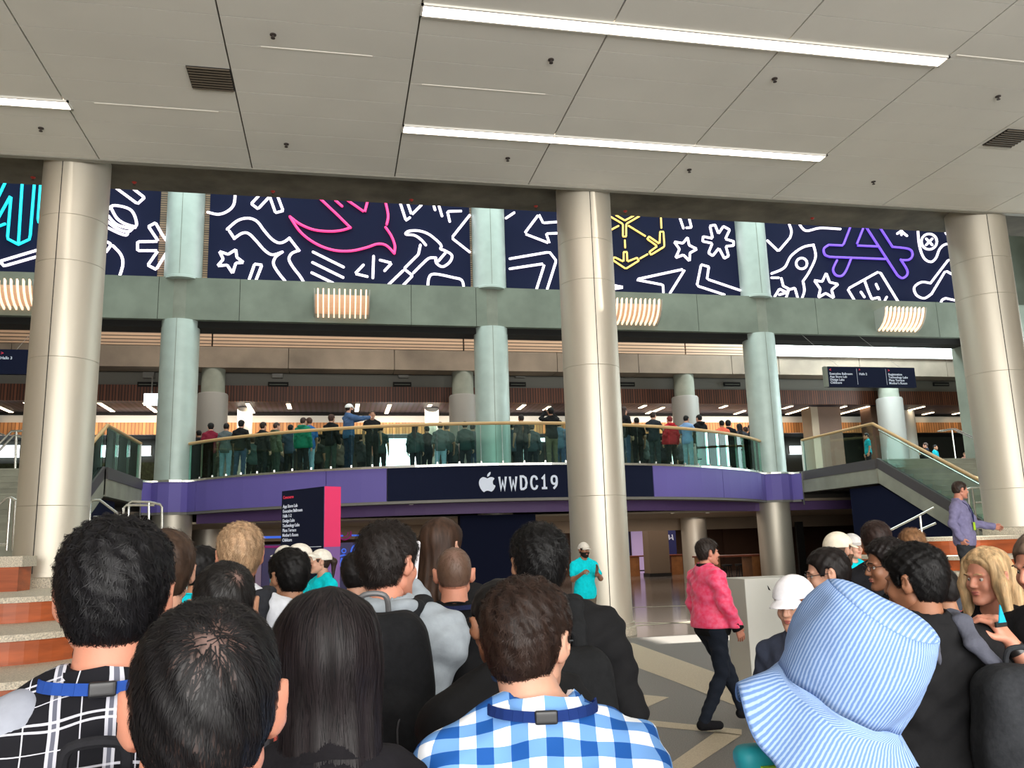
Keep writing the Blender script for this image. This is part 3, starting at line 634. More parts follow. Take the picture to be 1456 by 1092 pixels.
MB().strip(seg(band_path(.03), -5.4, 15.2), 3.79, 3.85, .12).build('metal_cap', M_rail, bal, rel=rel)
MB().strip(seg(band_path(-.02), -5.4, 15.2), 2.86, 2.94, .3).build('bottom_trim', M_grey, bal, rel=rel)
for x in (-5.42, 15.24): MB().box(x-.015, x+.015, 25.74, 25.78, 2.75, 3.84).build('corner_rod', M_rail, bal, rel=rel)
# lettering on the navy section: strokes on the curved face
def on_face(x, z):  # the middle of the arc
    dx = x-ARC_C[0]; return Vector((x, ARC_C[1]-math.sqrt(ARC_R**2-dx*dx)-.012, z))
def px_face(px, py):
    p = None; Y = 21.8
    for _ in range(6):
        p = at_y(px, py, Y); Y = on_face(p.x, 0).y
    return p
def stroke_text(paths, wd, m, parent, name, rl, f):
    b = MB()
    for pts, sm in paths:
        P = [Vector((p[0], p[1], 0)) for p in pts]
        if sm: P = catmull(P, 8)
        n = len(P); L = []; Rr = []
        for i in range(n):
            t = (P[min(i+1, n-1)]-P[max(i-1, 0)]).normalized()
            if 0 < i < n-1:
                a = (P[i]-P[i-1]).normalized(); c = (P[i+1]-P[i]).normalized(); t = (a+c); t = t.normalized() if t.length > 1e-3 else a
                k = 1/max(.45, abs(t.dot(a)))
            else: k = 1
            nn = Vector((-t.y, t.x, 0))*wd/2*k; L.append(P[i]+nn); Rr.append(P[i]-nn)
        for i in range(n-1):
            q = [f(*(v.x, v.y)) for v in (L[i], L[i+1], Rr[i+1], Rr[i])]
            b.extr(q, (0, -.01, 0))
    return b.build(name, m, parent, rel=rl)
t = thing('balcony_lettering', 'pale fruit emblem and WWDC19 lettering on the navy middle of the balcony', 'lettering', on_face(4.9, 3.35))
TL, TR = px_face(708, 688), px_face(796, 687)
pz = lambda px, py: px_face(px, py).z
x0 = px_face(708, 680).x; x1 = px_face(796, 680).x; zb, zt = pz(708, 696), pz(708, 678); cw = (x1-x0)/6; lw = cw*.62; hh = zt-zb
Gl = {'W': [([(0, 1), (.22, 0), (.5, .62), (.78, 0), (1, 1)], 0)], 'D': [([(.08, 0), (.08, 1), (.45, 1), (.8, .88), (.95, .5), (.8, .12), (.45, 0), (.0, 0)], 0)],
      'C': [([(.98, .72), (.85, .92), (.52, 1.0), (.2, .88), (.06, .5), (.2, .12), (.52, 0), (.85, .08), (.98, .28)], 1)],
      '1': [([(.15, .78), (.52, 1), (.52, 0)], 0), ([(.1, 0.05), (.95, .05)], 0)],
      '9': [([(.9, .7), (.82, .92), (.5, 1.0), (.18, .92), (.08, .7), (.18, .46), (.5, .38), (.82, .48), (.9, .7)], 1), ([(.9, .7), (.82, .3), (.35, 0)], 1)]}
for i, ch in enumerate('WWDC19'):
    ox = x0+cw*i+cw*.12
    stroke_text([([(ox+p[0]*lw, zb+p[1]*hh) for p in pts], sm) for pts, sm in Gl[ch]] , .058, M_letter, t, 'letter', t.location, on_face)
ac = px_face(693, 687); s_ = .25
def blob(pts, nm):
    P = catmull([Vector((ac.x+x*s_, ac.z+y*s_, 0)) for x, y in pts], 5, True)
    b = MB(); b.extr([on_face(p.x, p.y) for p in P], (0, -.012, 0)); b.build(nm, M_letter, t, rel=t.location)
blob([(0, .50), (.25, .60), (.5, .62), (.74, .47), (.62, .30), (.56, .08), (.62, -.16), (.82, -.30), (.66, -.66), (.42, -.88), (.2, -.82), (0, -.78), (-.2, -.82), (-.42, -.9), (-.72, -.55), (-.88, -.05), (-.8, .38), (-.52, .62), (-.25, .6)], 'emblem_body')
blob([(0, .68), (.04, .92), (.2, 1.1), (.34, 1.16), (.33, .95), (.2, .76)], 'emblem_leaf')

# soffit, second violet band and wall header under the balcony
poly = [(x, y+.35) for x, y in arc_path(0, 20)]+[(27, 26.3), (27, 36), (-16, 36), (-16, 26.3)]
S('ceiling_lower', MB().extr([(x, y, 2.90) for x, y in poly], (0, 0, .08)), mat('lower_soffit', (150, 136, 118), .7))
mb = MB(); mb.strip([(-4.0, 26.4)]+arc_path(-1.2, 16, 7)[1:-1]+[(13.8, 26.4), (27, 26.6)], 2.6, 2.9, .2)
S('under_band', mb, M_purple2)
S('ceiling_lower_inner', MB().box(-16, 38, 26.6, 36.2, 2.60, 2.66), mat('cream_soffit', (186, 170, 146), .7))
S('wall_lower_header', MB().box(-16, 38, 33.6, 33.8, 2.12, 2.62), M_beige)
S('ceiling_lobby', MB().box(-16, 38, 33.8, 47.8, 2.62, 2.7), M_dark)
for i_, (x, y) in enumerate(((375, 727), (450, 722), (585, 717), (665, 715), (955, 716), (1005, 716), (1180, 733))):
    p = at_z(x, y, 2.90)
    if p.y > 28: p = at_z(x, y, 2.6)
    if p.x > 26 or p.y > 33: continue
    t = thing('soffit_spot', 'tiny recessed spotlight under the violet balcony, %s' % nth(i_, 7), 'spotlight', (p.x, p.y, 2.9 if p.y < 26.2 else 2.6), 0, 'recessed spots under the balcony')
    MB().lathe(0, 0, [(0, 0), (.07, 0), (.07, -.02), (.05, -.02), (.045, -.005)], 14).build('ring', M_white, t); MB().cyl(0, 0, -.012, -.006, .045, n=12).build('lens', mat('spot_lens', (255, 236, 206), emit=4), t)

# ------------------------------------------------------------------ glass balustrade of the balcony
gl = thing('balcony_balustrade', 'curved green glass balustrade with an oak handrail along the balcony', 'balustrade', (4.9, 25, 3.85))
rg = (4.9, 25, 3.85); GP = [p for p in arc_path(-.12, 38, 9.6)]
GP = [p for p in GP if -4.35 < p[0] < 14.2]
hp = [(x, y, 4.93) for x, y in GP]
MB().tube(hp, .045, 10).build('handrail', M_brass, gl, smooth=True, rel=rg)
n = len(GP)
for i in range(0, n-1):
    (xa, ya), (xb, yb) = GP[i], GP[i+1]; d = Vector((xb-xa, yb-ya)); d.normalize()
    a = (xa+d.x*.012, ya+d.y*.012); c = (xb-d.x*.012, yb-d.y*.012)
    MB().strip([a, c], 3.86, 4.9, .015).build('glass_pane', M_glass, gl, rel=rg)
    MB().box(xb-.02, xb+.02, yb-.03, yb+.03, 3.84, 3.92).build('clamp', M_rail, gl, rel=rg)
# side balustrades beside the stairs
def side_rail(x, ya, yb, lab):
    t = thing('side_balustrade', lab, 'balustrade', (x, ya, 3.85)); rl = (x, ya, 3.85)
    MB().tube([(x, ya, 4.9), (x, yb, 4.9)], .04, 10).build('handrail', M_brass, t, smooth=True, rel=rl)
    for k in range(3):
        y0_, y1_ = ya+(yb-ya)*k/3, ya+(yb-ya)*(k+1)/3; MB().box(x-.008, x+.008, min(y0_, y1_)+.01, max(y0_, y1_)-.01, 3.84, 4.88).build('glass_pane', M_glass2, t, rel=rl)
    MB().box(x-.03, x+.03, ya-.03, ya+.03, 3.8, 4.9).build('end_post', M_white, t, rel=rl)
side_rail(15.36, 25.75, 21.85, 'level glass balustrade with oak rail between the right pale column and the right stairs')
side_rail(-5.5, 25.75, 22.05, 'level glass balustrade with oak rail between the left steel column and left pale column')
S('trim_40', MB().box(15.26, 15.42, 21.8, 25.9, 3.58, 3.86), mat('charcoal_curb', (84, 80, 80), .5))
S('trim_41', MB().box(-5.56, -5.40, 22, 25.9, 3.58, 3.86), MATS['charcoal_curb'])
S('slab_edge_right', MB().box(15.28, 15.5, 21.8, 26, 3.16, 3.58), M_conc2)
S('slab_edge_left', MB().box(-5.6, -5.42, 22, 26, 3.16, 3.58), M_conc2)

# ------------------------------------------------------------------ stairs
def stairs(sx, x_in, x_out, ytop, ybot, zbot, lab, glass_to):
    t = thing('staircase', lab, 'stairs', (x_in, ybot, zbot)); rl = (x_in, ybot, zbot); n = 13; b = MB()
    lo, hi = sorted((x_in, x_out))
    for k in range(n):
        z1 = zbot+(F2-zbot)*(k+1)/n; y0_ = ybot+(ytop-ybot)*k/n; y1_ = ybot+(ytop-ybot)*(k+1)/n
        b.box(lo, hi, y0_, y1_+.02, max(0, z1-.55), z1-.04); b.box(lo, hi, y0_-.025, y1_, z1-.04, z1)
    b.build('steps', M_conc2, t, rel=rl)
    sl = (F2-zbot)/(ytop-ybot); xa = x_in-sx*.12
    P = lambda y, dz: (xa, y, zbot+(y-ybot)*sl+dz)
    MB().extr([P(ytop, -.24), P(ytop, .06), P(ybot-.2, .06), P(ybot-.2, -.24)], (sx*.12, 0, 0)).build('dark_stringer', MATS['charcoal_curb'], t, rel=rl)
    MB().extr([P(ytop, -.66), P(ytop, -.24), P(ybot-.2, -.24), P(ybot-.2, -.66)], (sx*.14, 0, 0)).build('concrete_stringer', M_conc2, t, rel=rl)
    b = MB(); b.tube([P(ytop, 1.07), P(ybot-.3, 1.07)], .045, 10); b.build('oak_rail', M_brass, t, smooth=True, rel=rl)
    MB().tube([(xa+sx*.16, ytop, F2+.88), (xa+sx*.16, ybot-.3, zbot+.72)], .022, 8).build('inner_steel_rail', M_rail, t, smooth=True, rel=rl)
    for k in range(4):
        a, c = ybot+(ytop-ybot)*k/4+.01, ybot+(ytop-ybot)*(k+1)/4-.01
        MB().extr([(xa+sx*.05, a, P(a, 0)[2]+.06), (xa+sx*.05, c, P(c, 0)[2]+.06), (xa+sx*.05, c, P(c, 0)[2]+1.04), (xa+sx*.05, a, P(a, 0)[2]+1.04)], (sx*.012, 0, 0)).build('glass_pane', M_glass2, t, rel=rl)
    xm = x_in+sx*2.5
    b = MB(); 
    for dx in (0, .12): b.tube([(xm+dx, ytop+.6, F2+.92), (xm+dx, ytop, F2+.92), (xm+dx, ybot, zbot+.92)], .02, 8)
    for q in (0, .5, 1): yy = ybot+(ytop-ybot)*q; b.tube([(xm, yy, zbot+(F2-zbot)*q-.05), (xm, yy, zbot+(F2-zbot)*q+.92)], .02, 8)
    b.build('centre_rail', M_rail, t, smooth=True, rel=rl)
    return t
stairs(1, 15.45, 26.9, 21.8, 17.4, 1.62, 'concrete stairs with glass side behind the man in the purple shirt', 1)
stairs(-1, -5.6, -15.9, 22.0, 17.4, 1.62, 'concrete stairs at the left edge behind the left steel column', 1)
def under(sx, x):
    b = MB(); b.extr([(x, 17.6, 0), (x, 23.4, 0), (x, 23.4, 3.1), (x, 21.9, 3.1), (x, 17.6, 1.05)], (sx*.1, 0, 0)); return b
S('wall_under_right', under(1, 15.42), M_navy); S('wall_under_left', under(-1, -5.55), M_navy)

# ------------------------------------------------------------------ granite and timber terraces
def rounded(x0, x1, y0, y1, r, side):
    """footprint with a rounded inner front corner; side=+1 the terrace lies to the right of x0"""
    P = []
    if side > 0: P = [(x1, y1), (x0, y1)]+[(x0+r-r*math.cos(a), y0+r-r*math.sin(a)) for a in [i*PI/2/10 for i in range(11)]]+[(x1, y0)]
    else: P = [(x0, y1), (x0, y0)]+[(x1-r+r*math.sin(a), y0+r-r*math.cos(a)) for a in [i*PI/2/10 for i in range(11)]]+[(x1, y1)]
    return P
def terrace(levels, side, lab, xo):
    t = thing('terrace_steps', lab, 'terrace', (xo, levels[0][1], 0)); rl = (xo, levels[0][1], 0)
    for i, (z, y, x) in enumerate(levels):
        zl = levels[i+1][0] if i+1 < len(levels) else 0
        fp = rounded(x, 26.9, y, 17.4, .9, 1) if side > 0 else rounded(-15.9, x, y, 17.4, .9, -1)
        b = MB(); b.extr([(px, py, z-.07) for px, py in fp], (0, 0, .07))
        b.build('granite_tread', M_granite, t, rel=rl)
        fp2 = rounded(x+.03, 26.9, y+.03, 17.4, .9, 1) if side > 0 else rounded(-15.9, x-.03, y+.03, 17.4, .9, -1)
        b = MB(); b.extr([(px, py, zl) for px, py in fp2], (0, 0, z-.07-zl)); b.build('timber_riser', M_orange, t, rel=rl)
terrace([(1.26, 12.0, -3.3), (.94, 10.2, -2.75), (.62, 8.9, -2.3), (.30, 7.9, -1.9)], -1, 'orange timber and granite terrace steps at the left edge under the left steel column', -9)
terrace([(1.62, 14.5, 11.5), (1.28, 13.4, 11.0), (1.02, 12.7, 10.5), (.72, 11.4, 9.6), (.36, 10.3, 9.0)], 1, 'orange timber and granite terrace steps at the right edge behind the blonde woman', 18)
S('floor_landing_left', MB().box(-15.9, -5.6, 14.2, 17.6, 1.26, 1.62), M_granite)
t = thing('timber_block', 'small orange timber bench block left of the left steel column', 'bench block', at_y(6, 826, 14.4)); t.location.z = 1.62
MB().box(-.9, .28, -.15, .5, 0, .16).build('granite_cap', M_granite, t); MB().box(-.85, .22, -.1, .45, -.36, 0).build('timber_body', M_orange, t)
t.location.z = 1.62
# steel guard rails on the landings
def rail(name, lab, pts_list, Y, r=.024):
    P = [[at_y(px, py, Y) for px, py in pts] for pts in pts_list]
    o = P[0][0]; t = thing(name, lab, 'railing', (o.x, Y, o.z))
    for i, pts in enumerate(P):
        MB().tube(catmull(pts, 4) if False else pts, r, 8).build('top_rail' if i == 0 else 'post', M_rail, t, smooth=True, rel=(o.x, Y, o.z))
D5 = cr(1300, 580, 5.46); Cq = cr(0, 640, 3.64)
m_ = lambda C, L: [C(p) for p in L]
rail('landing_railing', 'bright steel landing railing right of the man in the purple shirt', [m_(D5, [(372, 660), (400, 636), (440, 622), (565, 618), (630, 638), (645, 665), (700, 990)]), m_(D5, [(448, 628), (497, 990)]), m_(D5, [(560, 622), (611, 990)]), m_(D5, [(470, 735), (572, 730)]), m_(D5, [(415, 640), (448, 960)]), m_(D5, [(448, 932), (692, 928)])], 16.9)
rail('slope_railing', 'sloping steel railing left of the man in the purple shirt', [m_(D5, [(-200, 955), (0, 855), (150, 775)]), m_(D5, [(-40, 985), (165, 895)]), m_(D5, [(45, 838), (60, 1000)])], 16.6)
rail('landing_railing', 'steel railing loops between the left steel and left pale columns', [m_(Cq, [(460, 690), (466, 275), (480, 260), (515, 258), (640, 352), (640, 300), (655, 285), (800, 285)]), m_(Cq, [(664, 350), (668, 275), (685, 266), (775, 270), (830, 282), (838, 296), (838, 690)]), m_(Cq, [(770, 272), (770, 690)]), m_(Cq, [(485, 347), (500, 347), (548, 386)])], 16.9)
rail('slope_railing', 'steel railing at the left edge of the picture beside the steel column', [m_(Cq, [(-90, 350), (0, 278), (38, 248), (60, 246), (84, 262)]), m_(Cq, [(54, 250), (34, 520)]), m_(Cq, [(-20, 490), (40, 488)]), m_(Cq, [(80, 262), (66, 520)])], 16.9)
rail('slope_railing', 'low steel railing just left of the dark-haired head with the cyan sleeve', [m_(Cq, [(905, 590), (935, 612), (992, 665)]), m_(Cq, [(962, 645), (962, 1340)])], 9.5, .02)
rail('gallery_railing', 'steel railing on the upper landing at the left edge of the picture', [m_(cr(0, 560, 5.46), [(-100, 490), (0, 380), (90, 290), (200, 287)]), m_(cr(0, 560, 5.46), [(-60, 500), (40, 392), (110, 320), (200, 345)]), m_(cr(0, 560, 5.46), [(128, 290), (118, 590)])], 22.3, .03)
# ------------------------------------------------------------------ signs
t = thing('directory_sign', 'tall navy directory sign with a pink side standing among the crowd', 'directory sign', (0, 0, 0))
pl, pr = at_y(401, 698, 14.6), at_y(461, 692, 13.6)
t.location = ((pl.x+pr.x)/2, (pl.y+pr.y)/2, 0); dx = pr-pl; yaw = math.atan2(dx.y, dx.x); t.rotation_euler.z = yaw; wd = math.hypot(dx.x, dx.y)/2; H_ = (pl.z+pr.z)/2
MB().box(-wd, wd, 0, .03, 0, H_).build('navy_face', M_navy, t); MB().box(-wd, wd-.0, .03, .30, 0, H_-.005).build('body', M_lilac, t)
sd = MB().box(wd, wd+.012, 0, .30, .0, H_).build('lilac_side', M_lilac, t); MB().box(wd+.012, wd+.02, 0, .30, 1.78, H_).build('pink_side', M_pink, t)
def tx(body, x, z, size, m, nm): text_mesh(nm, body, size, m, (x, -.004, z), (1, 0, 0), (0, 0, 1), t, .002)
tx('Concourse', -wd+.045, H_-.13, .07, M_red, 'sign_heading')
for i, s in enumerate(('App Store Lab', 'Executive Ballroom', 'Halls 1-2', 'Design Labs', 'Technology Labs', 'Plaza Terrace', "Mother's Room", 'Childcare')): tx(s, -wd+.045, H_-.28-.078*i, .074, M_letter, 'sign_line')
MB().box(-wd+.05, wd-.06, -.004, 0, H_-.93, H_-.922).build('divider', M_letter, t)
tx('Level 1', -wd+.045, H_-1.06, .06, M_letter, 'sign_line')
def hang_sign(pts, Y, lab, cols):
    a, b_, c = at_y(*pts[0], Y), at_y(*pts[1], Y), at_y(*pts[2], Y); L = (b_.x-a.x)/2; t = thing('hanging_sign', lab, 'hanging sign', ((a.x+b_.x)/2, Y, c.z)); Hs = a.z-c.z
    MB().box(-L, L, 0, .14, 0, Hs).build('navy_face', M_navy, t); MB().box(-L-.1, -L, .0, .14, 0, Hs).build('grey_end', M_core, t)
    for s_ in (-.7, .7): MB().tube([(s_*L, .07, Hs), (s_*L, 2.15, 8.72-c.z)], .005, 6).build('hanger', M_grey, t)
    for i, (ar, lines) in enumerate(cols):
        x = -L+.06+i*2*L/3; text_mesh('arrow', ar, .13, M_red, (x, -.004, Hs-.15), (1, 0, 0), (0, 0, 1), t, .002)
        for k, s in enumerate(lines): text_mesh('sign_line', s, .105, M_letter, (x, -.004, Hs-.27-.098*k), (1, 0, 0), (0, 0, 1), t, .002)
        if i: MB().box(x-.08, x-.072, -.003, 0, .08, Hs-.06).build('divider', M_letter, t)
hang_sign(((1176, 521), (1300, 523), (1302, 551)), 24, 'navy hanging direction sign with three columns of text above the right stairs', [('<', ['Executive Ballroom', 'App Store Lab', 'Design Labs', 'Childcare']), ('^', ['Halls 2']), ('>', ['Registration', 'Technology Labs', 'Plaza Terrace', "Mother's Room"])])
hang_sign(((-90, 495), (41, 498), (38, 532)), 24, 'navy hanging direction sign cut off at the left edge of the picture', [('<', ['Registration']), ('^', ['Halls 1']), ('>', ['Halls 3'])])

# ------------------------------------------------------------------ ground-level hall under the balcony
S('wall_lobby', MB().box(-16, 38, 46, 46.2, 0, 2.7), M_brownwall)
def panel(px0, px1, Y, z0, z1, name, lab, cat, m, th=.12, extra=None, py=780):
    a, b_ = at_y(px0, py, Y), at_y(px1, py, Y); t = thing(name, lab, cat, ((a.x+b_.x)/2, Y, z0)); L = (b_.x-a.x)/2
    MB().box(-L, L, 0, th, 0.0, z1-z0).build('panel', m, t); MB().box(-L-.02, L+.02, .01, th+.04, 0, .06).build('base', M_dark, t); return t, L
panel(655, 763, 24.6, 0, 2.6, 'navy_partition', 'plain navy partition board under the lettered balcony', 'partition', M_navy, .5)
panel(640, 654, 26.6, 0, 2.4, 'black_partition', 'narrow black panel left of the navy partition', 'partition', M_dark)
M_art = mat('blue_purple_graphic', (48, 48, 112), .5, ns=.6, rgb2=(70, 44, 110))
t, L = panel(478, 560, 27.5, 0, 1.95, 'graphic_wall', 'blue graphic wall with a pink ring and outlined letters, right of the directory sign', 'graphic wall', M_art)
def gline(C, pts, m, r=.03, sm=1):
    w3 = [at_y(*C(p), 27.45)-t.location for p in pts]; w3 = catmull(w3, 5) if sm else w3; MB().tube(w3, r, 6).build('drawn_line', m, t, smooth=True)
E7 = cr(360, 680, 4.282); NB = neon('blue_line', (70, 110, 225), .5)
gline(E7, circ(557, 335, 38, 200, -20), N_pink.copy() if False else mat('magenta_print', (196, 62, 150), .5)); gline(E7, circ(557, 335, 20, 200, -20), MATS['magenta_print'], .02)
gline(E7, circ(552, 442, 12), NB, .02); gline(E7, [(525, 475), (560, 470), (548, 520), (575, 525)], NB); gline(E7, [(540, 485), (528, 530), (560, 540), (580, 510)], NB)
gline(E7, [(590, 500), (600, 430), (625, 405), (640, 425), (618, 480), (612, 530), (640, 520)], NB); gline(E7, [(612, 470), (622, 425)], NB); gline(E7, [(640, 405), (668, 407)], MATS['magenta_print'])
gline(E7, [(520, 350), (548, 350)], NB, .03, 0); gline(E7, [(600, 348), (690, 348)], NB, .03, 0)
t, L = panel(372, 402, 27.5, 0, 1.95, 'graphic_wall', 'blue graphic wall with a pink stripe, left of the directory sign', 'graphic wall', M_art)
gline(E7, [(60, 418), (170, 418)], MATS['magenta_print'], .04, 0); gline(E7, [(60, 360), (170, 358)], NB, .04, 0)
panel(364, 372, 27.3, 0, 1.95, 'lilac_post', 'pale lilac post left of the blue graphic wall', 'post', mat('pale_lilac', (176, 150, 182), .6))
panel(864, 896, 44, 0, 2.4, 'partition_board', 'deep blue panel far back, right of the middle steel column', 'partition', mat('deep_blue', (34, 44, 108), .5))
panel(899, 917, 44.5, 0, 2.4, 'lilac_display', 'pale lilac lit panel far back beside the blue panel', 'display', mat('lit_lilac', (184, 160, 200), .5, emit=.35))
t, L = panel(948, 962, 42, 0, 2.4, 'blue_banner', 'narrow blue banner with a small white mark far back', 'banner', mat('deep_blue', (34, 44, 108), .5))
b = MB(); b.tube([(-.12, -.02, 2.0), (-.1, -.02, 1.75), (0, -.02, 1.85), (.1, -.02, 1.72), (.06, -.02, 2.0)], .03, 6); b.build('white_mark', M_letter, t)
t = thing('square_pillar', 'square brown-grey pillar far back under the balcony', 'pillar', at_y(935, 800, 40)); t.location.z = 0
MB().box(-.52, .52, -.3, .5, 0, 2.62).build('pillar_body', mat('pillar_brown', (112, 98, 82), .7), t); MB().box(-.56, .56, -.34, .54, 0, .16).build('base', M_dark, t)
panel(1030, 1108, 45.5, 0, 2.3, 'brown_partition', 'brown timber partition far back behind the high table', 'partition', M_brownwall)
panel(1112, 1125, 30.5, 0, 2.3, 'tan_door', 'tan door panel right of the right lower column', 'door panel', M_beige)
panel(1135, 1145, 31.5, 0, 2.3, 'dark_door', 'narrow dark opening panel right of the tan door panel', 'door panel', M_dark)
def high_table(xc, Y, L, h, lab):
    t = thing('high_table', lab, 'high table', (xc, Y, 0)); MB().box(-L, L, -.45, .45, h-.06, h).build('table_top', M_tabletop, t, bevel=.01)
    for s_ in (-1, 1): MB().box(s_*L*.72-.3, s_*L*.72+.3, -.38, .38, 0, h-.06).build('end_panel', M_tan, t)
    MB().tube([(-L*.7, 0, .25), (L*.7, 0, .25)], .03, 8).build('foot_rail', M_dark, t); return t
high_table(13.55, 28, 1.25, 1.15, 'brown high counter table behind the man in the pink jacket')
high_table(15.8, 41.5, 1.6, 1.0, 'brown high counter table far back beside the square pillar')
def stool(x, y, h, lab, g):
    t = thing('bar_stool', lab, 'bar stool', (x, y, 0), 0, g); MB().cyl(0, 0, h, h+.06, .18, n=20).build('seat', M_dark, t)
    for k in range(4):
        a = PI/4+k*PI/2; MB().tube([(.12*math.cos(a), .12*math.sin(a), h), (.19*math.cos(a), .19*math.sin(a), 0)], .014, 6).build('leg', M_dark, t)
    MB().tube([(.17*math.cos(a), .17*math.sin(a), .25) for a in [i*PI/8 for i in range(16)]], .01, 6, True).build('foot_ring', M_grey, t)
for i in range(4): stool(12.75+.5*i, 28.75, .75, 'dark bar stool at the near brown counter table, %s of four' % nth(i, 4), 'stools at the near high table')
# white lectern-like box in front of the bucket hat
t = thing('white_pedestal', 'tall white box pedestal with a small dark mark, left of the white cap', 'pedestal', (0, 0, 0))
pa, pb = at_y(1063, 823, 9.0), at_y(1111, 825, 9.0); t.location = ((pa.x+pb.x)/2, 9.0, 0); L = (pb.x-pa.x)/2+.04
MB().box(-L, L+.25, 0, .5, 0.05, pa.z).build('body', M_box, t, bevel=.008); MB().box(-L+.03, L+.2, .03, .47, 0, .05).build('plinth', M_dark, t)
q = at_y(1093, 836, 9.0); MB().extr([(q.x-t.location.x-.015, -.003, q.z+.03), (q.x-t.location.x+.0, -.003, q.z+.01), (q.x-t.location.x+.02, -.003, q.z-.03), (q.x-t.location.x-.005, -.003, q.z-.02)], (0, .003, 0)).build('small_mark', M_dark, t)
# ------------------------------------------------------------------ smooth solid modelling: distance fields meshed by surface nets
def V3(*a): return np.array(a, dtype=np.float32)
def cone(P, a, b, ra, rb, sq=None):
    """rounded cone from a to b; sq flattens it: (axis index, factor)"""
    a = np.asarray(a, np.float32); b = np.asarray(b, np.float32); Q = P
    if sq is not None:
        k = np.ones(3, np.float32); k[sq[0]] = sq[1]; Q = P*k; a = a*k; b = b*k
    d = b-a; L = float(d@d)+1e-12; q = Q-a; t = np.clip((q@d)/L, 0, 1)
    return np.sqrt(((q-t[:, None]*d)**2).sum(1))-(ra+(rb-ra)*t)
def ell(P, c, r, R=None):
    q = P-np.asarray(c, np.float32)
    if R is not None: q = q@R
    r = np.asarray(r, np.float32); k0 = np.sqrt(((q/r)**2).sum(1)); k1 = np.sqrt(((q/(r*r))**2).sum(1))+1e-9
    return k0*(k0-1)/k1
def rbox(P, c, h, r, R=None):
    q = P-np.asarray(c, np.float32)
    if R is not None: q = q@R
    q = np.abs(q)-np.asarray(h, np.float32)+r
    return np.sqrt((np.maximum(q, 0)**2).sum(1))+np.minimum(q.max(1), 0)-r
def su(a, b, k):
    h = np.clip(.5+.5*(b-a)/k, 0, 1); return b*(1-h)+a*h-k*h*(1-h)
def sx_(a, b, k):  # smooth intersection
    return -su(-a, -b, k)
def snets(fn, lo, hi, h):
    lo = np.array(lo, np.float32); n = [int(math.ceil((hi[i]-lo[i])/h))+1 for i in range(3)]
    g = [lo[i]+h*np.arange(n[i], dtype=np.float32) for i in range(3)]
    A = np.stack(np.meshgrid(*g, indexing='ij'), -1).reshape(-1, 3); V = fn(A).reshape(n)
    V[0], V[-1], V[:, 0], V[:, -1], V[:, :, 0], V[:, :, -1] = (np.maximum(x, .001) for x in (V[0], V[-1], V[:, 0], V[:, -1], V[:, :, 0], V[:, :, -1]))
    s = V < 0; c = [m-1 for m in n]
    def sl(o): return tuple(slice(o[i], o[i]+c[i]) for i in range(3))
    cnt = np.zeros(c, np.float32); acc = np.zeros(c+[3], np.float32)
    for ax in range(3):
        o1, o2 = [i for i in range(3) if i != ax]
        for u in (0, 1):
            for v in (0, 1):
                o = [0, 0, 0]; o[o1] = u; o[o2] = v; e = list(o); e[ax] = 1
                a, b = V[sl(o)], V[sl(e)]; m = (a < 0) != (b < 0); t = np.where(m, a/(a-b+1e-20*(a == b)), 0)
                cnt += m; acc[..., ax] += np.where(m, t, 0); acc[..., o1] += m*u; acc[..., o2] += m*v
    m = cnt > 0; idx = -np.ones(c, np.int64); idx[m] = np.arange(m.sum()); ii = np.argwhere(m)
    verts = lo+h*(ii+acc[m]/cnt[m][:, None]); F = []
    for ax in range(3):
        o1, o2 = [(1, 2), (2, 0), (0, 1)][ax]
        a = [slice(1, n[i]-1) for i in range(3)]; a[ax] = slice(0, n[ax]-1); b = list(a); b[ax] = slice(1, n[ax])
        A_, B_ = s[tuple(a)], s[tuple(b)]
        for flip, mm in ((0, A_ & ~B_), (1, ~A_ & B_)):
            q = np.argwhere(mm)
            if not len(q): continue
            q = q+np.array([0 if i == ax else 1 for i in range(3)])
            def id_(d1, d2):
                r = q.copy(); r[:, o1] -= d1; r[:, o2] -= d2; return idx[r[:, 0], r[:, 1], r[:, 2]]
            f = np.stack([id_(1, 1), id_(0, 1), id_(0, 0), id_(1, 0)], 1); F.append(f[:, ::-1] if flip else f)
    return verts.astype(np.float32), (np.concatenate(F) if F else np.zeros((0, 4), np.int64))
def np_obj(name, verts, quads, m, parent, mi=None, smooth=True, attr=None, uv=None):
    me = bpy.data.meshes.new(name); nv, nf = len(verts), len(quads)
    me.vertices.add(nv); me.vertices.foreach_set('co', np.ascontiguousarray(verts, np.float32).ravel())
    me.loops.add(nf*4); me.loops.foreach_set('vertex_index', np.ascontiguousarray(quads, np.int32).ravel())
    me.polygons.add(nf); me.polygons.foreach_set('loop_start', np.arange(0, nf*4, 4, dtype=np.int32)); me.polygons.foreach_set('loop_total', np.full(nf, 4, np.int32))
    for mm in (m if isinstance(m, (list, tuple)) else [m]): me.materials.append(mm)
    if mi is not None: me.polygons.foreach_set('material_index', np.asarray(mi, np.int32))
    me.polygons.foreach_set('use_smooth', np.full(nf, smooth))
    if uv is not None:
        l = me.uv_layers.new(name='UVMap'); l.data.foreach_set('uv', np.ascontiguousarray(uv[np.asarray(quads).ravel()], np.float32).ravel())
    if attr is not None:
        for k, v in attr.items():
            at = me.attributes.new(k, 'FLOAT', 'POINT'); at.data.foreach_set('value', np.asarray(v, np.float32))
    me.update(); me.validate()
    o = bpy.data.objects.new(name, me); COL.objects.link(o); o.parent = parent; return o
def bbox(pts, pad): p = np.array(pts); return p.min(0)-pad, p.max(0)+pad
def rot(yaw=0, pitch=0, roll=0):
    return np.array((Matrix.Rotation(yaw, 3, 'Z')@Matrix.Rotation(pitch, 3, 'X')@Matrix.Rotation(roll, 3, 'Y')), np.float32)

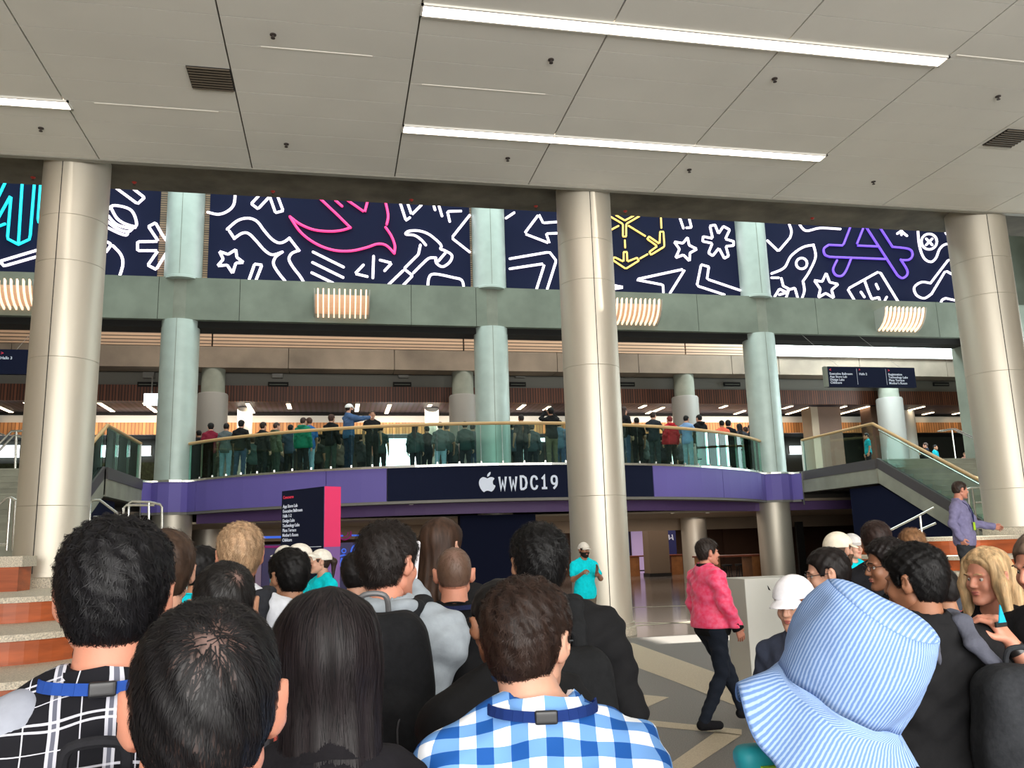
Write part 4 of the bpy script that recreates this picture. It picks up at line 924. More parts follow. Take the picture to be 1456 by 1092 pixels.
# ---- head, in its own frame: origin between the ears, Y forward, Z up
def skull(P): return su(ell(P, (0, -.014, .032), (.075, .096, .086)), ell(P, (0, -.03, -.01), (.064, .07, .075)), .03)
def head_sdf(P, beard=0, fat=0):
    d = skull(P); f = ell(P, (0, .030, -.035), (.058+fat, .060, .082)); d = su(d, f, .03)
    for s in (-1, 1):
        d = su(d, cone(P, (s*.047, .0, -.060), (s*.012, .074, -.098), .022+fat, .017), .025)
        d = su(d, ell(P, (s*.036, .068, -.030), (.020, .018, .022)), .02)
        d = su(d, cone(P, (s*.014, .091, .020), (s*.045, .076, .020), .0075, .006), .012)
        e = ell(P, (s*.031, .094, .002), (.017, .014, .012)); d = np.maximum(d, -su(e, e+1, .001)) if False else -su(-d, e, .012)
    d = su(d, cone(P, (0, .092, .008), (0, .106, -.026), .0065, .0115), .012); d = su(d, cone(P, (-.010, .098, -.030), (.010, .098, -.030), .0075, .0075), .006)
    d = su(d, ell(P, (0, .091, -.055), (.022, .010, .0055)), .005); d = su(d, ell(P, (0, .089, -.066), (.019, .010, .006)), .005)
    d = su(d, ell(P, (0, .083, -.098), (.018, .015, .013)), .012)
    for s in (-1, 1):
        ear = ell(P, (s*.086, -.012, -.002), (.012, .023, .035), rot(s*-.55, -.15, s*.16)); lobe = ell(P, (s*.077, .0, -.028), (.007, .009, .012))
        hole = ell(P, (s*.099, -.004, .004), (.008, .011, .020)); e = -su(-su(ear, lobe, .01), hole, .004); d = su(d, e, .006)
    return d
HAIRZ = {'short': -.058, 'buzz': -.058, 'crop': -.075, 'thick': -.082, 'spiky': -.075, 'long': -.09, 'curly': -.07, 'tied': -.08}
def hair_sdf(P, style, front=.072, bias=(0, 0)):
    t = {'short': .012, 'buzz': .004, 'crop': .012, 'thick': .022, 'spiky': .020, 'long': .016, 'curly': .02, 'tied': .010}[style]
    x, y, z = P[:, 0], P[:, 1], P[:, 2]
    up = np.clip((z+.02)/.12, 0, 1); th = t*(.45+.75*up)
    d = skull(P)-th
    if style in ('thick', 'curly', 'spiky'):
        d = d-.0022*(np.sin(x*150+z*70)*np.sin(y*130+1)+.7*np.sin(z*210+x*80)*np.sin(y*190))*(.5+up)
    if style == 'short' or style == 'crop': d = d-.0025*np.sin(x*120+z*90)*np.sin(y*110)
    zn = HAIRZ[style]
    zh = np.interp(y, [-.10, -.035, -.018, .012, .018, .040, .055, .075, .10], [zn, zn+.008, .028, .030, -.012, -.006, .045, front-.008, front])
    if style == 'long': zh = np.interp(y, [-.1, .0, .02, .045, .06, .08, .1], [-.09, -.09, -.05, .0, .045, front-.008, front])
    zh = zh+.02*np.clip(np.abs(x)-.03, 0, .05)*0
    return sx_(d, (zh-z)*.8, .012)
def surf_strands(fn, verts, dirf, N, L, wd, lift, steps=5, seed=1, jit=.35):
    """thin hair ribbons that lie over the hair surface"""
    r = np.random.default_rng(seed); p = verts[r.integers(0, len(verts), N)].astype(np.float32)
    wdr = r.normal(0, jit, (N, 3)).astype(np.float32); ln = (L*r.uniform(.5, 1.2, N)/steps)[:, None].astype(np.float32); pts = []; nrm = []
    e = .002; lf = (lift*r.uniform(.2, 1, N)).astype(np.float32)
    def grad(q):
        g = np.stack([fn(q+V3(e, 0, 0))-fn(q-V3(e, 0, 0)), fn(q+V3(0, e, 0))-fn(q-V3(0, e, 0)), fn(q+V3(0, 0, e))-fn(q-V3(0, 0, e))], 1); return g/(np.linalg.norm(g, axis=1, keepdims=True)+1e-9)
    for k in range(steps+1):
        g = grad(p); d0 = fn(p); p = p-g*(d0-lf*min(1, .3+k/steps))[:, None]; pts.append(p.copy()); nrm.append(g)
        d = dirf(p)+wdr; d = d-g*(d*g).sum(1, keepdims=True)*.9; d /= np.linalg.norm(d, axis=1, keepdims=True)+1e-9; p = p+d*ln
    vs = []
    for k in range(steps+1):
        t = (pts[min(k+1, steps)]-pts[max(k-1, 0)]); sdv = np.cross(t, nrm[k]); sdv /= np.linalg.norm(sdv, axis=1, keepdims=True)+1e-9
        ww = wd*(1-.7*k/steps); vs += [pts[k]-sdv*ww, pts[k]+sdv*ww]
    Vv = np.stack(vs, 1).reshape(-1, 3); b = (np.arange(N)*(2*(steps+1)))[:, None]
    q = np.concatenate([b+np.array([2*k, 2*k+1, 2*k+3, 2*k+2]) for k in range(steps)], 0); return Vv, q

HAIRMATS = {}
def hair_mat(rgb, rough=.38):
    k = 'hair_%d_%d_%d' % rgb
    if k in MATS: return MATS[k]
    m = mat(k, rgb, max(.5, rough+.12), ns=9, na=.3, stretch=(6, 6, 1), spec=.28); return m
def scalp_mat(rgb, skin):
    k = 'hair_with_crown_%d_%d_%d' % rgb
    if k in MATS: return MATS[k]
    m = bpy.data.materials.new(k); m.use_nodes = True; nt = m.node_tree; b = nt.nodes['Principled BSDF']; b.inputs['Roughness'].default_value = .5; MATS[k] = m
    at = nt.nodes.new('ShaderNodeAttribute'); at.attribute_name = 'scalp'; mx = nt.nodes.new('ShaderNodeMixRGB')
    nt.links.new(at.outputs['Fac'], mx.inputs[0]); mx.inputs[1].default_value = lin(rgb); mx.inputs[2].default_value = lin((150, 116, 106)); nt.links.new(mx.outputs[0], b.inputs['Base Color']); return m
def skin_mat(rgb):
    k = 'skin_%d_%d_%d' % rgb
    if k in MATS: return MATS[k]
    m = mat(k, rgb, .5, ns=18, na=.05, bump=.03, bs=120); b = m.node_tree.nodes['Principled BSDF']
    b.inputs['Subsurface Weight'].default_value = .12; b.inputs['Subsurface Radius'].default_value = (.012, .005, .003); return m
def cloth(rgb, ns=25, na=.08, rough=.85, bump=.12):
    k = 'cloth_%d_%d_%d' % rgb; return mat(k, rgb, rough, ns=ns, na=na, bump=bump, bs=35, spec=.2)
M_eye = mat('eye_white', (188, 180, 172), .3); M_iris = mat('dark_iris', (38, 26, 20), .2); M_lip = mat('lip', (176, 100, 92), .5); M_shoe = mat('dark_shoe', (34, 32, 32), .5)
SKIN = {'light': (206, 156, 132), 'pink': (200, 136, 112), 'mid': (174, 126, 98), 'tan': (150, 102, 76), 'brown': (112, 74, 54)}

# ---- body, in a frame with the feet at the origin, facing +Y, 1.75 m tall
ARMS = {'down': ((.235, -.02, 1.14), (.25, .05, .90)), 'back': ((.24, -.09, 1.15), (.16, -.16, .97)), 'phone': ((.25, .12, 1.20), (.10, .27, 1.42)), 'low': ((.235, .0, 1.14), (.15, .22, 1.10)),
        'clap': ((.25, .07, 1.16), (.085, .27, 1.27)), 'fold': ((.24, .05, 1.15), (.0, .20, 1.20)), 'up': ((.26, .14, 1.45), (.10, .20, 1.66)), 'reach': ((.26, .26, 1.36), (.16, .52, 1.42)),
        'out': ((.36, .04, 1.22), (.55, .14, 1.16)), 'walkf': ((.235, .02, 1.15), (.24, .14, .93)), 'walkb': ((.235, -.13, 1.16), (.25, -.20, .93)), 'chin': ((.23, .1, 1.17), (.07, .24, 1.36)), 'hold': ((.235, .0, 1.14), (.10, .25, 1.22))}
LEGS = {'stand': (((.10, .02, .50), (.105, -.01, .08)), ((.10, .02, .50), (.105, -.01, .08))), 'walk': (((.09, .20, .52), (.09, .34, .13)), ((.09, .03, .50), (.10, -.20, .10))),
        'weight': (((.12, .04, .50), (.15, .0, .08)), ((.10, .01, .50), (.10, -.02, .08)))}
def person(name_label, x, y, z0, ztop, yaw, skin='mid', hair=('short', (22, 18, 16)), top=('tee', (30, 30, 32)), pants=(36, 38, 48), arms=('down', 'down'), legs='stand', head=(0, 0, 0),
           fine=.006, coarse=.016, hat=None, beard=None, glasses=False, strands=0, sleeves=None, group=None, wide=1.0, lanyard=None, hoff=(0, 0, 0), locks=False, front=.072, fat=0, name='person', belly=0, hem=.84, crown=None, hs=1.0, extras=None, shoes=None, hands=True, jaw=0, clothes=None, hairlen=.45, noeyes=False, strandmat=None):
    H = ztop-z0; sc = H/1.75
    yw = -math.radians(yaw)   # yaw measured clockwise from straight away from the camera
    t = thing(name, name_label, 'person', (x, y, z0), yw, group); t.scale = (sc, sc, sc)
    sk = skin_mat(SKIN[skin]); HR = rot(-math.radians(head[0]), math.radians(head[1]), math.radians(head[2])); HO = np.array((0, .025, 1.632), np.float32)+np.array(hoff, np.float32)
    def toh(P): return ((P-HO)@HR)/hs
    def fromh(Q): return (Q*hs)@HR.T+HO
    hlo, hhi = np.array((-.11, -.14, -.2), np.float32), np.array((.11, .14, .14), np.float32)
    # --- skin: head + neck fine, limbs coarser
    NB = (0, -.03, 1.44); NT = tuple(fromh(np.array([[0, -.022, -.06]], np.float32))[0])
    def neck(P, g=0): return cone(P, NB, NT, .064*wide**.5+g, .056+g)
    def torso(P, g=0):
        d = ell(P, (0, 0, .95), (.168*wide+g, .118+g, .14+g)); d = su(d, ell(P, (0, .005+belly*.5, 1.10), (.150*wide+g, .105+g+belly, .17+g)), .06)
        d = su(d, ell(P, (0, .0, 1.28), (.172*wide+g, .115+g, .19+g)), .06); d = su(d, np.minimum(cone(P, (0, -.012, 1.42), (-.148*wide, -.012, 1.385), .060+g, .055+g), cone(P, (0, -.012, 1.42), (.148*wide, -.012, 1.385), .060+g, .055+g)), .05)
        for s in (-1, 1): d = su(d, cone(P, (s*.045, -.03, 1.478), (s*.165*wide, -.015, 1.408), .036+g, .042+g), .05)
        return d
    A = []
    for s, a in zip((-1, 1), arms):
        E, Wp = ARMS[a] if isinstance(a, str) else a
        S0 = (s*.176*wide, -.012, 1.385); E = (s*E[0]*(1 if not isinstance(a, str) else wide**.8), E[1], E[2]); Wp = (s*Wp[0], Wp[1], Wp[2]); A.append((s, np.array(S0), np.array(E), np.array(Wp), a))
    def arm(P, g=0, upto=1.0, which=(0, 1)):
        d = None
        for i in which:
            s, S0, E, Wp, a = A[i]
            e = cone(P, S0, E, .051+g, .041+g)
            if upto > .5: e = su(e, cone(P, E, E+(Wp-E)*min(1, (upto-.5)*2), .041+g, (.041+(.027-.041)*min(1, (upto-.5)*2))+g), .02)
            else: e = cone(P, S0, S0+(E-S0)*upto*2, .051+g, .045+g)
            d = e if d is None else np.minimum(d, e)
        return d
    Ls = [(s,)+l for s, l in zip((-1, 1), LEGS[legs])]
    def leg(P, g=0, shin=1.0):
        d = None
        for s, K, An in Ls:
            hp = np.array((s*.088*wide, 0, .90)); K = np.array((s*K[0], K[1], K[2])); An = np.array((s*An[0], An[1], An[2]))
            e = su(cone(P, hp, K, .088+g, .056+g), cone(P, K, An, .054+g, (.038+g*1.2)), .02); e = su(e, cone(P, K+(An-K)*.25+np.array((0, -.015, 0)), K+(An-K)*.5, .05+g, .045+g), .02)
            d = e if d is None else np.minimum(d, e)
        return d
    def foot(P, g=0):
        d = None
        for s, K, An in Ls:
            An = np.array((s*An[0], An[1], An[2])); tz = An[2]-.048
            e = su(cone(P, An+np.array((0, -.03, -.035)), An+np.array((s*.015, .15, -.045)), .038+g, .030+g), cone(P, An, An+np.array((0, 0, -.03)), .036+g, .036+g), .02)
            d = e if d is None else np.minimum(d, e)
        return d
    R = []
    v, q = snets(lambda P: head_sdf(P, fat=fat), hlo, hhi, fine/hs); Vh = fromh(v); R.append((Vh, q, 0))
    # lips tint by face position
    v2, q2 = snets(lambda P: neck(P), (-.1, -.13, 1.36), (.1, .14, 1.62), max(fine, .006)); R.append((v2, q2, 0))
    lo, hi = (-.75, -.32, -.02), (.75, .62, 1.62)
    pts = [a[k] for a in A for k in (1, 2, 3)]+[np.array((s*k2[0], k2[1], k2[2])) for s, kk, an in Ls for k2 in (kk, an)]+[np.array((.2, .16, 0)), np.array((-.2, -.16, 1.5))]
    lo, hi = bbox(pts, .10); lo[2] = -.02; hi[2] = max(hi[2], 1.56)
    v3, q3 = snets(lambda P: su(np.minimum(su(torso(P), neck(P), .02), su(arm(P), torso(P), .03)), np.minimum(leg(P), foot(P)), .03), lo, hi, coarse); R.append((v3, q3, 0))
    if hands:
        for s, S0, E, Wp, a in A: 
            u = (Wp-E); u = u/np.linalg.norm(u)
            inward = np.array((-s, 0, 0.)); 
            if isinstance(a, str) and a in ('down', 'back', 'walkf', 'walkb', 'out'): palm = inward; cu = .35
            elif a == 'clap': palm = inward; u = np.array((-s*.15, .55, .8)); u /= np.linalg.norm(u); cu = .12
            elif a == 'up': palm = np.array((0, 1., 0)); cu = .6
            else: palm = inward*.8+np.array((0, .3, -.3)); cu = .8
            if a in ('phone', 'hold', 'low'): palm = inward*.9+np.array((0, 0, .3)); cu = .9
            palm = palm-u*(palm@u); palm /= np.linalg.norm(palm)+1e-9; sd = np.cross(u, palm)
            if sd@np.array((0, .6, .8)) < 0: sd = -sd      # thumb side points up / forward
            k = 1.0 if fine < .009 else 1.2
            def hand(P, u=u, palm=palm, sd=sd, Wp=Wp, cu=cu, E=E):
                d = cone(P, Wp-u*.05, Wp, .029, .026); 
                for j in range(4):
                    o = sd*(.030-.020*j); kn = Wp+u*(.088-.004*abs(j-1))+o; d = su(d, cone(P, Wp+u*.015+o*.6, kn, .0155, .0125*k), .012)
                for j, Lf in enumerate((.072, .080, .075, .058)):
                    o = sd*(.032-.021*j)*1.05; p0 = Wp+u*(.088-.004*abs(j-1))+o; c = cu*(1+.08*j); d1 = u*math.cos(c)+palm*math.sin(c); p1 = p0+d1*Lf*.5; d2 = u*math.cos(c*1.9)+palm*math.sin(c*1.9); p2 = p1+d2*Lf*.5
                    d = su(d, np.minimum(cone(P, p0, p1, .0098*k, .0088*k), cone(P, p1, p2, .0088*k, .0072*k)), .004)
                b0 = Wp+u*.022+sd*.024; b1 = b0+(u*.55+sd*.7+palm*.35)*.042; b2 = b1+(u*.85+sd*.25+palm*.4)*.034
                return su(d, np.minimum(cone(P, b0, b1, .0145, .0115*k), cone(P, b1, b2, .0112*k, .009*k)), .008)
            c = Wp+u*.07; v4, q4 = snets(hand, c-.125, c+.125, max(.0045, fine*.8)); R.append((v4, q4, 0))
    o = 0; VV = []; QQ = []
    for v, q, _ in R: VV.append(v); QQ.append(q+o); o += len(v)
    np_obj('body', np.concatenate(VV), np.concatenate(QQ), sk, t)
    # --- eyes, brows, lips
    facing = abs(((yaw+head[0]+180) % 360)-180)
    if facing > 50 and not noeyes:
        E_ = []; 
        mbm = MB()
        for s in (-1, 1):
            for (c, r, mi_) in (((s*.031, .0748, -.001), .0092, 0), ((s*.031, .0798, -.001), .0048, 1)):
                pr = [(r*math.sin(PI*i/8), c[2]-r*math.cos(PI*i/8)) for i in range(9)]; mbm.cur = mi_; mbm.lathe(c[0], c[1], pr, 12)
        vs = fromh(np.array(mbm.v, np.float32)); mbm.v = [tuple(v) for v in vs]; mbm.build('eyes', [M_eye, M_iris], t, smooth=True)
        mbm = MB(); hc = hair[1] if hair else (60, 44, 34)
        for s in (-1, 1): mbm.tube([tuple(p) for p in fromh(np.array([(s*.014, .0985, .021), (s*.030, .0975, .027), (s*.047, .086, .022)], np.float32))], .003, 6)
        mbm.build('eyebrows', hair_mat(hc), t)
        vl, ql = snets(lambda P: su(ell(P, (0, .0925, -.0555), (.021, .0095, .0045)), ell(P, (0, .0905, -.0655), (.018, .0095, .0055)), .003), (-.03, .07, -.08), (.03, .11, -.04), .003); np_obj('lips', fromh(vl), ql, M_lip, t)
    if glasses:
        mbm = MB(); G = lambda L: [tuple(p) for p in fromh(np.array(L, np.float32))]
        for s in (-1, 1):
            mbm.tube(G([(s*.032+.021*math.cos(a), .104, .0+.015*math.sin(a)) for a in [i*PI/6 for i in range(12)]]), .0018, 6, True); mbm.tube(G([(s*.053, .102, .004), (s*.074, .07, .006), (s*.082, -.005, .006), (s*.080, -.025, -.012)]), .0019, 6)
        mbm.tube(G([(-.011, .105, .004), (0, .107, .007), (.011, .105, .004)]), .0018, 6); mbm.build('glasses', mat('dark_glasses', (22, 24, 32), .3), t)
    # --- hair
    if hair:
        st, hc = hair[0], hair[1]; fn = (lambda P: np.maximum(hair_sdf(P, st, front), P[:, 2]-(.034-.25*np.minimum(P[:, 1], 0)*0))) if hat and hat[0] == 'cap' else (lambda P: hair_sdf(P, st, front))
        v, q = snets(fn, hlo-.03, hhi+.04, fine/hs); Vh = fromh(v); QQ = q; hm = hair_mat(hc, .42)
        at = None
        if crown:   # thin hair around the whorl shows the scalp
            cx = np.array(crown[:3], np.float32); dd = np.linalg.norm(v-cx, axis=1); ang = np.arctan2((v-cx)[:, 0], (v-cx)[:, 2]+(v-cx)[:, 1]); rr = crown[3]*(1+.35*np.sin(ang*9+1)+.25*np.sin(ang*17))
            at = np.clip(1.15-dd/rr, 0, 1)*crown[4]; hm = scalp_mat(hc, SKIN[skin])
            low = np.clip((-.01-v[:, 2])/.05, 0, 1)*np.clip((-v[:, 1])/.05, 0, 1)*crown[5]; at = np.maximum(at, low)
        VV, nS = Vh, len(q)
        mats_ = [hm]; mi = np.zeros(nS, np.int32)
        if strands:
            C = np.array(crown[:3] if crown else (.01, -.055, .10), np.float32)
            def df(p):
                r = p-C; r /= np.linalg.norm(r, axis=1, keepdims=True)+1e-6
                if st in ('spiky', 'curly', 'thick'): r = r*.8+np.array((0, 0, -.25), np.float32)
                else: r = r*.7+np.array((0, 0, -.6), np.float32)*np.clip(np.linalg.norm(p-C, axis=1, keepdims=True)/.08, 0, 1)
                return r
            Lh = {'buzz': .010, 'short': .030, 'crop': .026, 'thick': .034, 'spiky': .042, 'long': .08, 'curly': .022, 'tied': .05}[st]
            vs, qs = surf_strands(fn, v, df, strands, Lh, .0009, {'spiky': .012, 'thick': .006, 'curly': .007}.get(st, .0035), 4, 3, .5 if st in ('curly', 'thick', 'spiky') else .22)
            VV = np.concatenate([Vh, fromh(vs)]); QQ = np.concatenate([q, qs+len(Vh)]); mats_.append(hair_mat(strandmat or hc, .3)); mi = np.concatenate([mi, np.ones(len(qs), np.int32)])
            if at is not None: at = np.concatenate([at, np.zeros(len(vs))])
        if st == 'long':
            hx, hy, hz = HO+HR@np.array((0, -.055, -.02), np.float32); wdt = .092
            def drape(P):
                hP = toh(P); zz = np.clip((hz-P[:, 2])/hairlen, 0, 1); wob = .004*np.sin(P[:, 0]*90+P[:, 2]*9)+.003*np.sin(P[:, 0]*170+3)
                d = np.maximum((skull(hP)-.021*np.clip(.6+hP[:, 2]*6, .5, 1.2))*hs, hP[:, 1]-.035-.3*np.clip(hP[:, 2], 0, .1))
                d2 = cone(P, (hx, hy-.0, hz), (hx, hy-.045-.02*hairlen, hz-hairlen), .094, .080+.03*min(1, hairlen), (1, 1.7))
                d = su(d, d2, .03)
                if hat: d = np.maximum(d, hP[:, 2]-.03)
                if locks:
                    for s_, q_ in ((-1, .0), (1, .0)):
                        a_, b_, c_ = (fromh(np.array([w_], np.float32))[0] for w_ in ((s_*.070, .03, .07), (s_*.092, .035, -.03), (s_*.10, .03, -.20)))
                        e_ = su(cone(P, a_, b_, .020, .028), cone(P, b_, c_, .028, .016), .02); d = su(d, e_, .02)
                return d+wob*(.3+zz)
            v5, q5 = snets(drape, (hx-.17, hy-.19, hz-hairlen-.12), (hx+.17, hy+.19, hz+.19), max(fine*1.2, .007)); n0 = len(VV)
            VV = np.concatenate([VV, v5]); QQ = np.concatenate([QQ, q5+n0]); mi = np.concatenate([mi, np.zeros(len(q5), np.int32)])
            if at is not None: at = np.concatenate([at, np.zeros(len(v5))])
            if strands:
                vs, qs = surf_strands(drape, v5, lambda p: np.tile(np.array((0, -.05, -1), np.float32), (len(p), 1)), strands, .16, .0011, .004, 6, 5, .08); n0 = len(VV)
                VV = np.concatenate([VV, vs]); QQ = np.concatenate([QQ, qs+n0]); mi = np.concatenate([mi, np.full(len(qs), 1, np.int32)])
                if at is not None: at = np.concatenate([at, np.zeros(len(vs))])
        if st == 'tied':
            v5, q5 = snets(lambda P: su(cone(P, (0, -.10, .05), (0, -.15, .0), .028, .034), cone(P, (0, -.15, .0), (0, -.14, -.16), .034, .012), .02), (-.06, -.22, -.2), (.06, -.05, .12), max(fine, .007)); n0 = len(VV)
            VV = np.concatenate([VV, fromh(v5)]); QQ = np.concatenate([QQ, q5+n0]); mi = np.concatenate([mi, np.zeros(len(q5), np.int32)])
        np_obj('hair', VV, QQ, mats_, t, mi, attr={'scalp': at} if at is not None else None)
    if beard:
        def bf(P):
            d = head_sdf(P)-.005; return sx_(sx_(d, P[:, 2]+.028+np.clip(.03-P[:, 1], 0, 1)*-.9, .006), .0-P[:, 1], .006)
        v, q = snets(lambda P: np.maximum(bf(P), -ell(P, (0, .098, -.060), (.024, .02, .010))), (-.09, -.03, -.14), (.09, .13, .03), max(fine, .005)); np_obj('beard', fromh(v), q, hair_mat(beard, .6), t)
    # --- headwear
    if hat and hat[0] == 'cap':
        hcm = cloth(hat[1]); f = hat[2] if len(hat) > 2 else 1
        def cp(P): return sx_(skull(P)-.022, (.028+.12*(P[:, 1]*f)*0+np.where(P[:, 1] > 0, .012, -.008)-P[:, 2]), .006)
        v, q = snets(cp, (-.12, -.15, 0), (.12, .12, .16), max(fine, .005)); np_obj('cap_crown', fromh(v), q, hcm, t)
        def vs_(P):
            Q = P.copy(); Q[:, 2] = P[:, 2]-.040+.9*np.clip(P[:, 0]**2, 0, 1)*5+(P[:, 1]-.09)*.25
            return sx_(ell(Q, (0, .085*f, 0), (.075, .085, .008)), .05-P[:, 1]*f, .004)
        v, q = snets(vs_, (-.1, .03 if f > 0 else -.19, -.03), (.1, .19, .08), max(.004, fine*.7)); np_obj('cap_visor', fromh(v), q, hcm, t)
    # --- clothes
    kind, tc = top; TM = tc if not isinstance(tc, tuple) else cloth(tc)
    slv = sleeves if sleeves is not None else {'tee': .32, 'long': 1.0, 'jacket': 1.0, 'hoodie': 1.0, 'tank': .1}[kind]
    g = {'tee': .012, 'long': .014, 'jacket': .028, 'hoodie': .026, 'tank': .01}[kind]
    def wr(P): return .0035*np.sin(P[:, 2]*38+P[:, 0]*21+1.3*np.sin(P[:, 1]*25))+.0025*np.sin(P[:, 2]*71-P[:, 0]*47+P[:, 1]*33)
    def shirt(P):
        d = torso(P, g); ar = arm(P, g+.006, slv); 
        d = su(d, ar, .03)+wr(P)*(1.5 if kind != 'tee' else 1)
        d = su(d, ell(P, (0, .0, .93), (.170*wide+g, .122+g+belly*.6, .26)), .05); d = sx_(d, (hem-P[:, 2]), .01)
        d = su(d, cone(P, (0, -.012, 1.38), (0, -.027, 1.462), .060+g*.5, .064+g*.5), .045)
        nk = cone(P, (0, -.024, 1.555), (0, .01, 1.64), .068, .07)
        fr = ell(P, (0, .06, 1.515), (.075, .075, .045))
        return np.maximum(np.maximum(d, -nk), -fr)
    sl_, sh_ = bbox([a[k] for a in A for k in ((1, 2, 3) if slv > .5 else (1, 2))]+[np.array((.2, .15+belly, hem)), np.array((-.2, -.15, 1.52))], .085)
    sl_[2] = max(hem-.02, sl_[2]) if slv <= .5 else min(hem-.02, sl_[2]+.0)
    step = max(.0085, fine*1.5) if fine < .007 else coarse*.8
    v, q = snets(shirt, sl_, sh_, step)
    # the hem of trunk and the length of sleeves are cut inside the field
    uv = None
    if not isinstance(tc, tuple):
        e_ = np.clip((np.abs(v[:, 0])-.17)/.06, 0, 1); uv = np.stack([v[:, 0]+.6*e_*np.sign(v[:, 0])*(v[:, 1]+.02), v[:, 2]+.75*v[:, 1]], 1)
    np_obj({'tee': 't_shirt', 'long': 'shirt', 'jacket': 'jacket', 'hoodie': 'hoodie', 'tank': 'top'}[kind], v, q, TM, t, uv=uv)
    if kind in ('tee', 'long', 'jacket'):
        r_ = {'tee': .0045, 'long': .010, 'jacket': .012}[kind]; a = [i*2*PI/28 for i in range(28)]; rx, ry, zc = (.074, .066, 1.478)
        mbm = MB()
        if kind == 'tee': mbm.tube([(rx*math.cos(q_), -.022+ry*math.sin(q_), zc+.012-.030*math.sin(q_)) for q_ in a], r_, 8, True)
        else:
            prof = []; n = 28
            for dz, dr in ((-.03, .016), (.040, -.001), (.046, .005), (.014, .022)):
                for q_ in a: prof.append(((rx+dr)*math.cos(q_), -.024+(ry+dr)*math.sin(q_), zc+.006+dz-.040*max(0, math.sin(q_))-.012*abs(math.cos(q_))))
            fs = [(k*n+i, k*n+(i+1) % n, (k+1)*n+(i+1) % n, (k+1)*n+i) for k in range(3) for i in range(n)]; mbm.add(prof, fs)
        co = mbm.build('collar', TM, t, smooth=True)
        if not isinstance(tc, tuple):
            l = co.data.uv_layers.new(name='UVMap')
            for lp in co.data.loops: p = co.data.vertices[lp.vertex_index].co; l.data[lp.index].uv = (math.atan2(p.x, -p.y)*.075, p.z)
    if kind == 'hoodie':
        v, q = snets(lambda P: -su(-su(ell(P, (0, -.095, 1.49), (.125, .065, .055)), cone(P, (-.10, -.03, 1.49), (.10, -.03, 1.49), .03, .03), .05), ell(P, (0, -.05, 1.56), (.085, .075, .085)), .02)+wr(P)*1.5, (-.2, -.22, 1.36), (.2, .1, 1.6), .008); np_obj('hood', v, q, TM, t)
    PM = cloth(pants)
    lo2, hi2 = bbox([np.array((s*k2[0], k2[1], k2[2])) for s, kk, an in Ls for k2 in (kk, an)]+[np.array((.18, .12, .98)), np.array((-.18, -.12, .98))], .09); lo2[2] = .05; hi2[2] = 1.0
    v, q = snets(lambda P: np.maximum(su(leg(P, .013), ell(P, (0, 0, .94), (.174*wide, .122, .13)), .05)+wr(P), np.maximum(P[:, 2]-.99, .065-P[:, 2]+(0))), lo2, hi2, coarse*.9); np_obj('trousers', v, q, PM, t)
    v, q = snets(lambda P: np.maximum(foot(P, .009), P[:, 2]-.13-(.05 if legs == 'walk' else 0)), lo2-.05-np.array((0, 0, .05)), np.array((hi2[0]+.05, hi2[1]+.12, .2)), .010); np_obj('shoes', v, q, cloth(shoes) if shoes else M_shoe, t)
    if lanyard:
        mbm = MB(); lc = lanyard[0]; 
        if facing < 80 or lanyard[1] == 'ring':
            P_ = [(.096*math.cos(q_), -.026+.092*math.sin(q_), 1.497-.04*max(0, math.sin(q_))+.004*abs(math.cos(q_))) for q_ in [PI*.0+i*2*PI/32 for i in range(32)]]
            for i in range(32):
                a_, b_ = Vector(P_[i]), Vector(P_[(i+1) % 32]); o_ = Vector((0, 0, 0)); hgt = Vector((0, 0, .0095)); out = Vector((a_.x, a_.y+.03, 0)).normalized()*.012; out2 = Vector((b_.x, b_.y+.03, 0)).normalized()*.012
                mbm.add([a_+out-hgt, b_+out2-hgt, b_+out2*.7+hgt, a_+out*.7+hgt], [(0, 1, 2, 3)])
            ob = mbm.build('lanyard', cloth(lc), t); sd = ob.modifiers.new('thick', 'SOLIDIFY'); sd.thickness = .0025
            if lanyard[1] != 'ring': 
                v, q = snets(lambda P: rbox(P, (0, -.127, 1.497), (.021, .006, .0125), .003), (-.04, -.15, 1.46), (.04, -.09, 1.53), .003); np_obj('lanyard_clip', v, q, mat('black_plastic', (38, 38, 40), .35), t)
        if facing >= 60:
            for s in (-1, 1): mbm2 = MB(); mbm2.tube([(s*.07, .0, 1.50), (s*.05, .10, 1.42), (s*.03, .145, 1.30), (0, .15, 1.17)], .006, 6); mbm2.build('lanyard_strap', cloth(lc), t)
            if len(lanyard) > 2: MB().box(-.04, .04, .148, .155, 1.06, 1.17).build('badge', cloth(lanyard[2]), t)
    t['_s'] = 0; del t['_s']
    return t, fromh, sc
def ground(px, ytop, dist):
    p = at_d(px, ytop, dist); return p
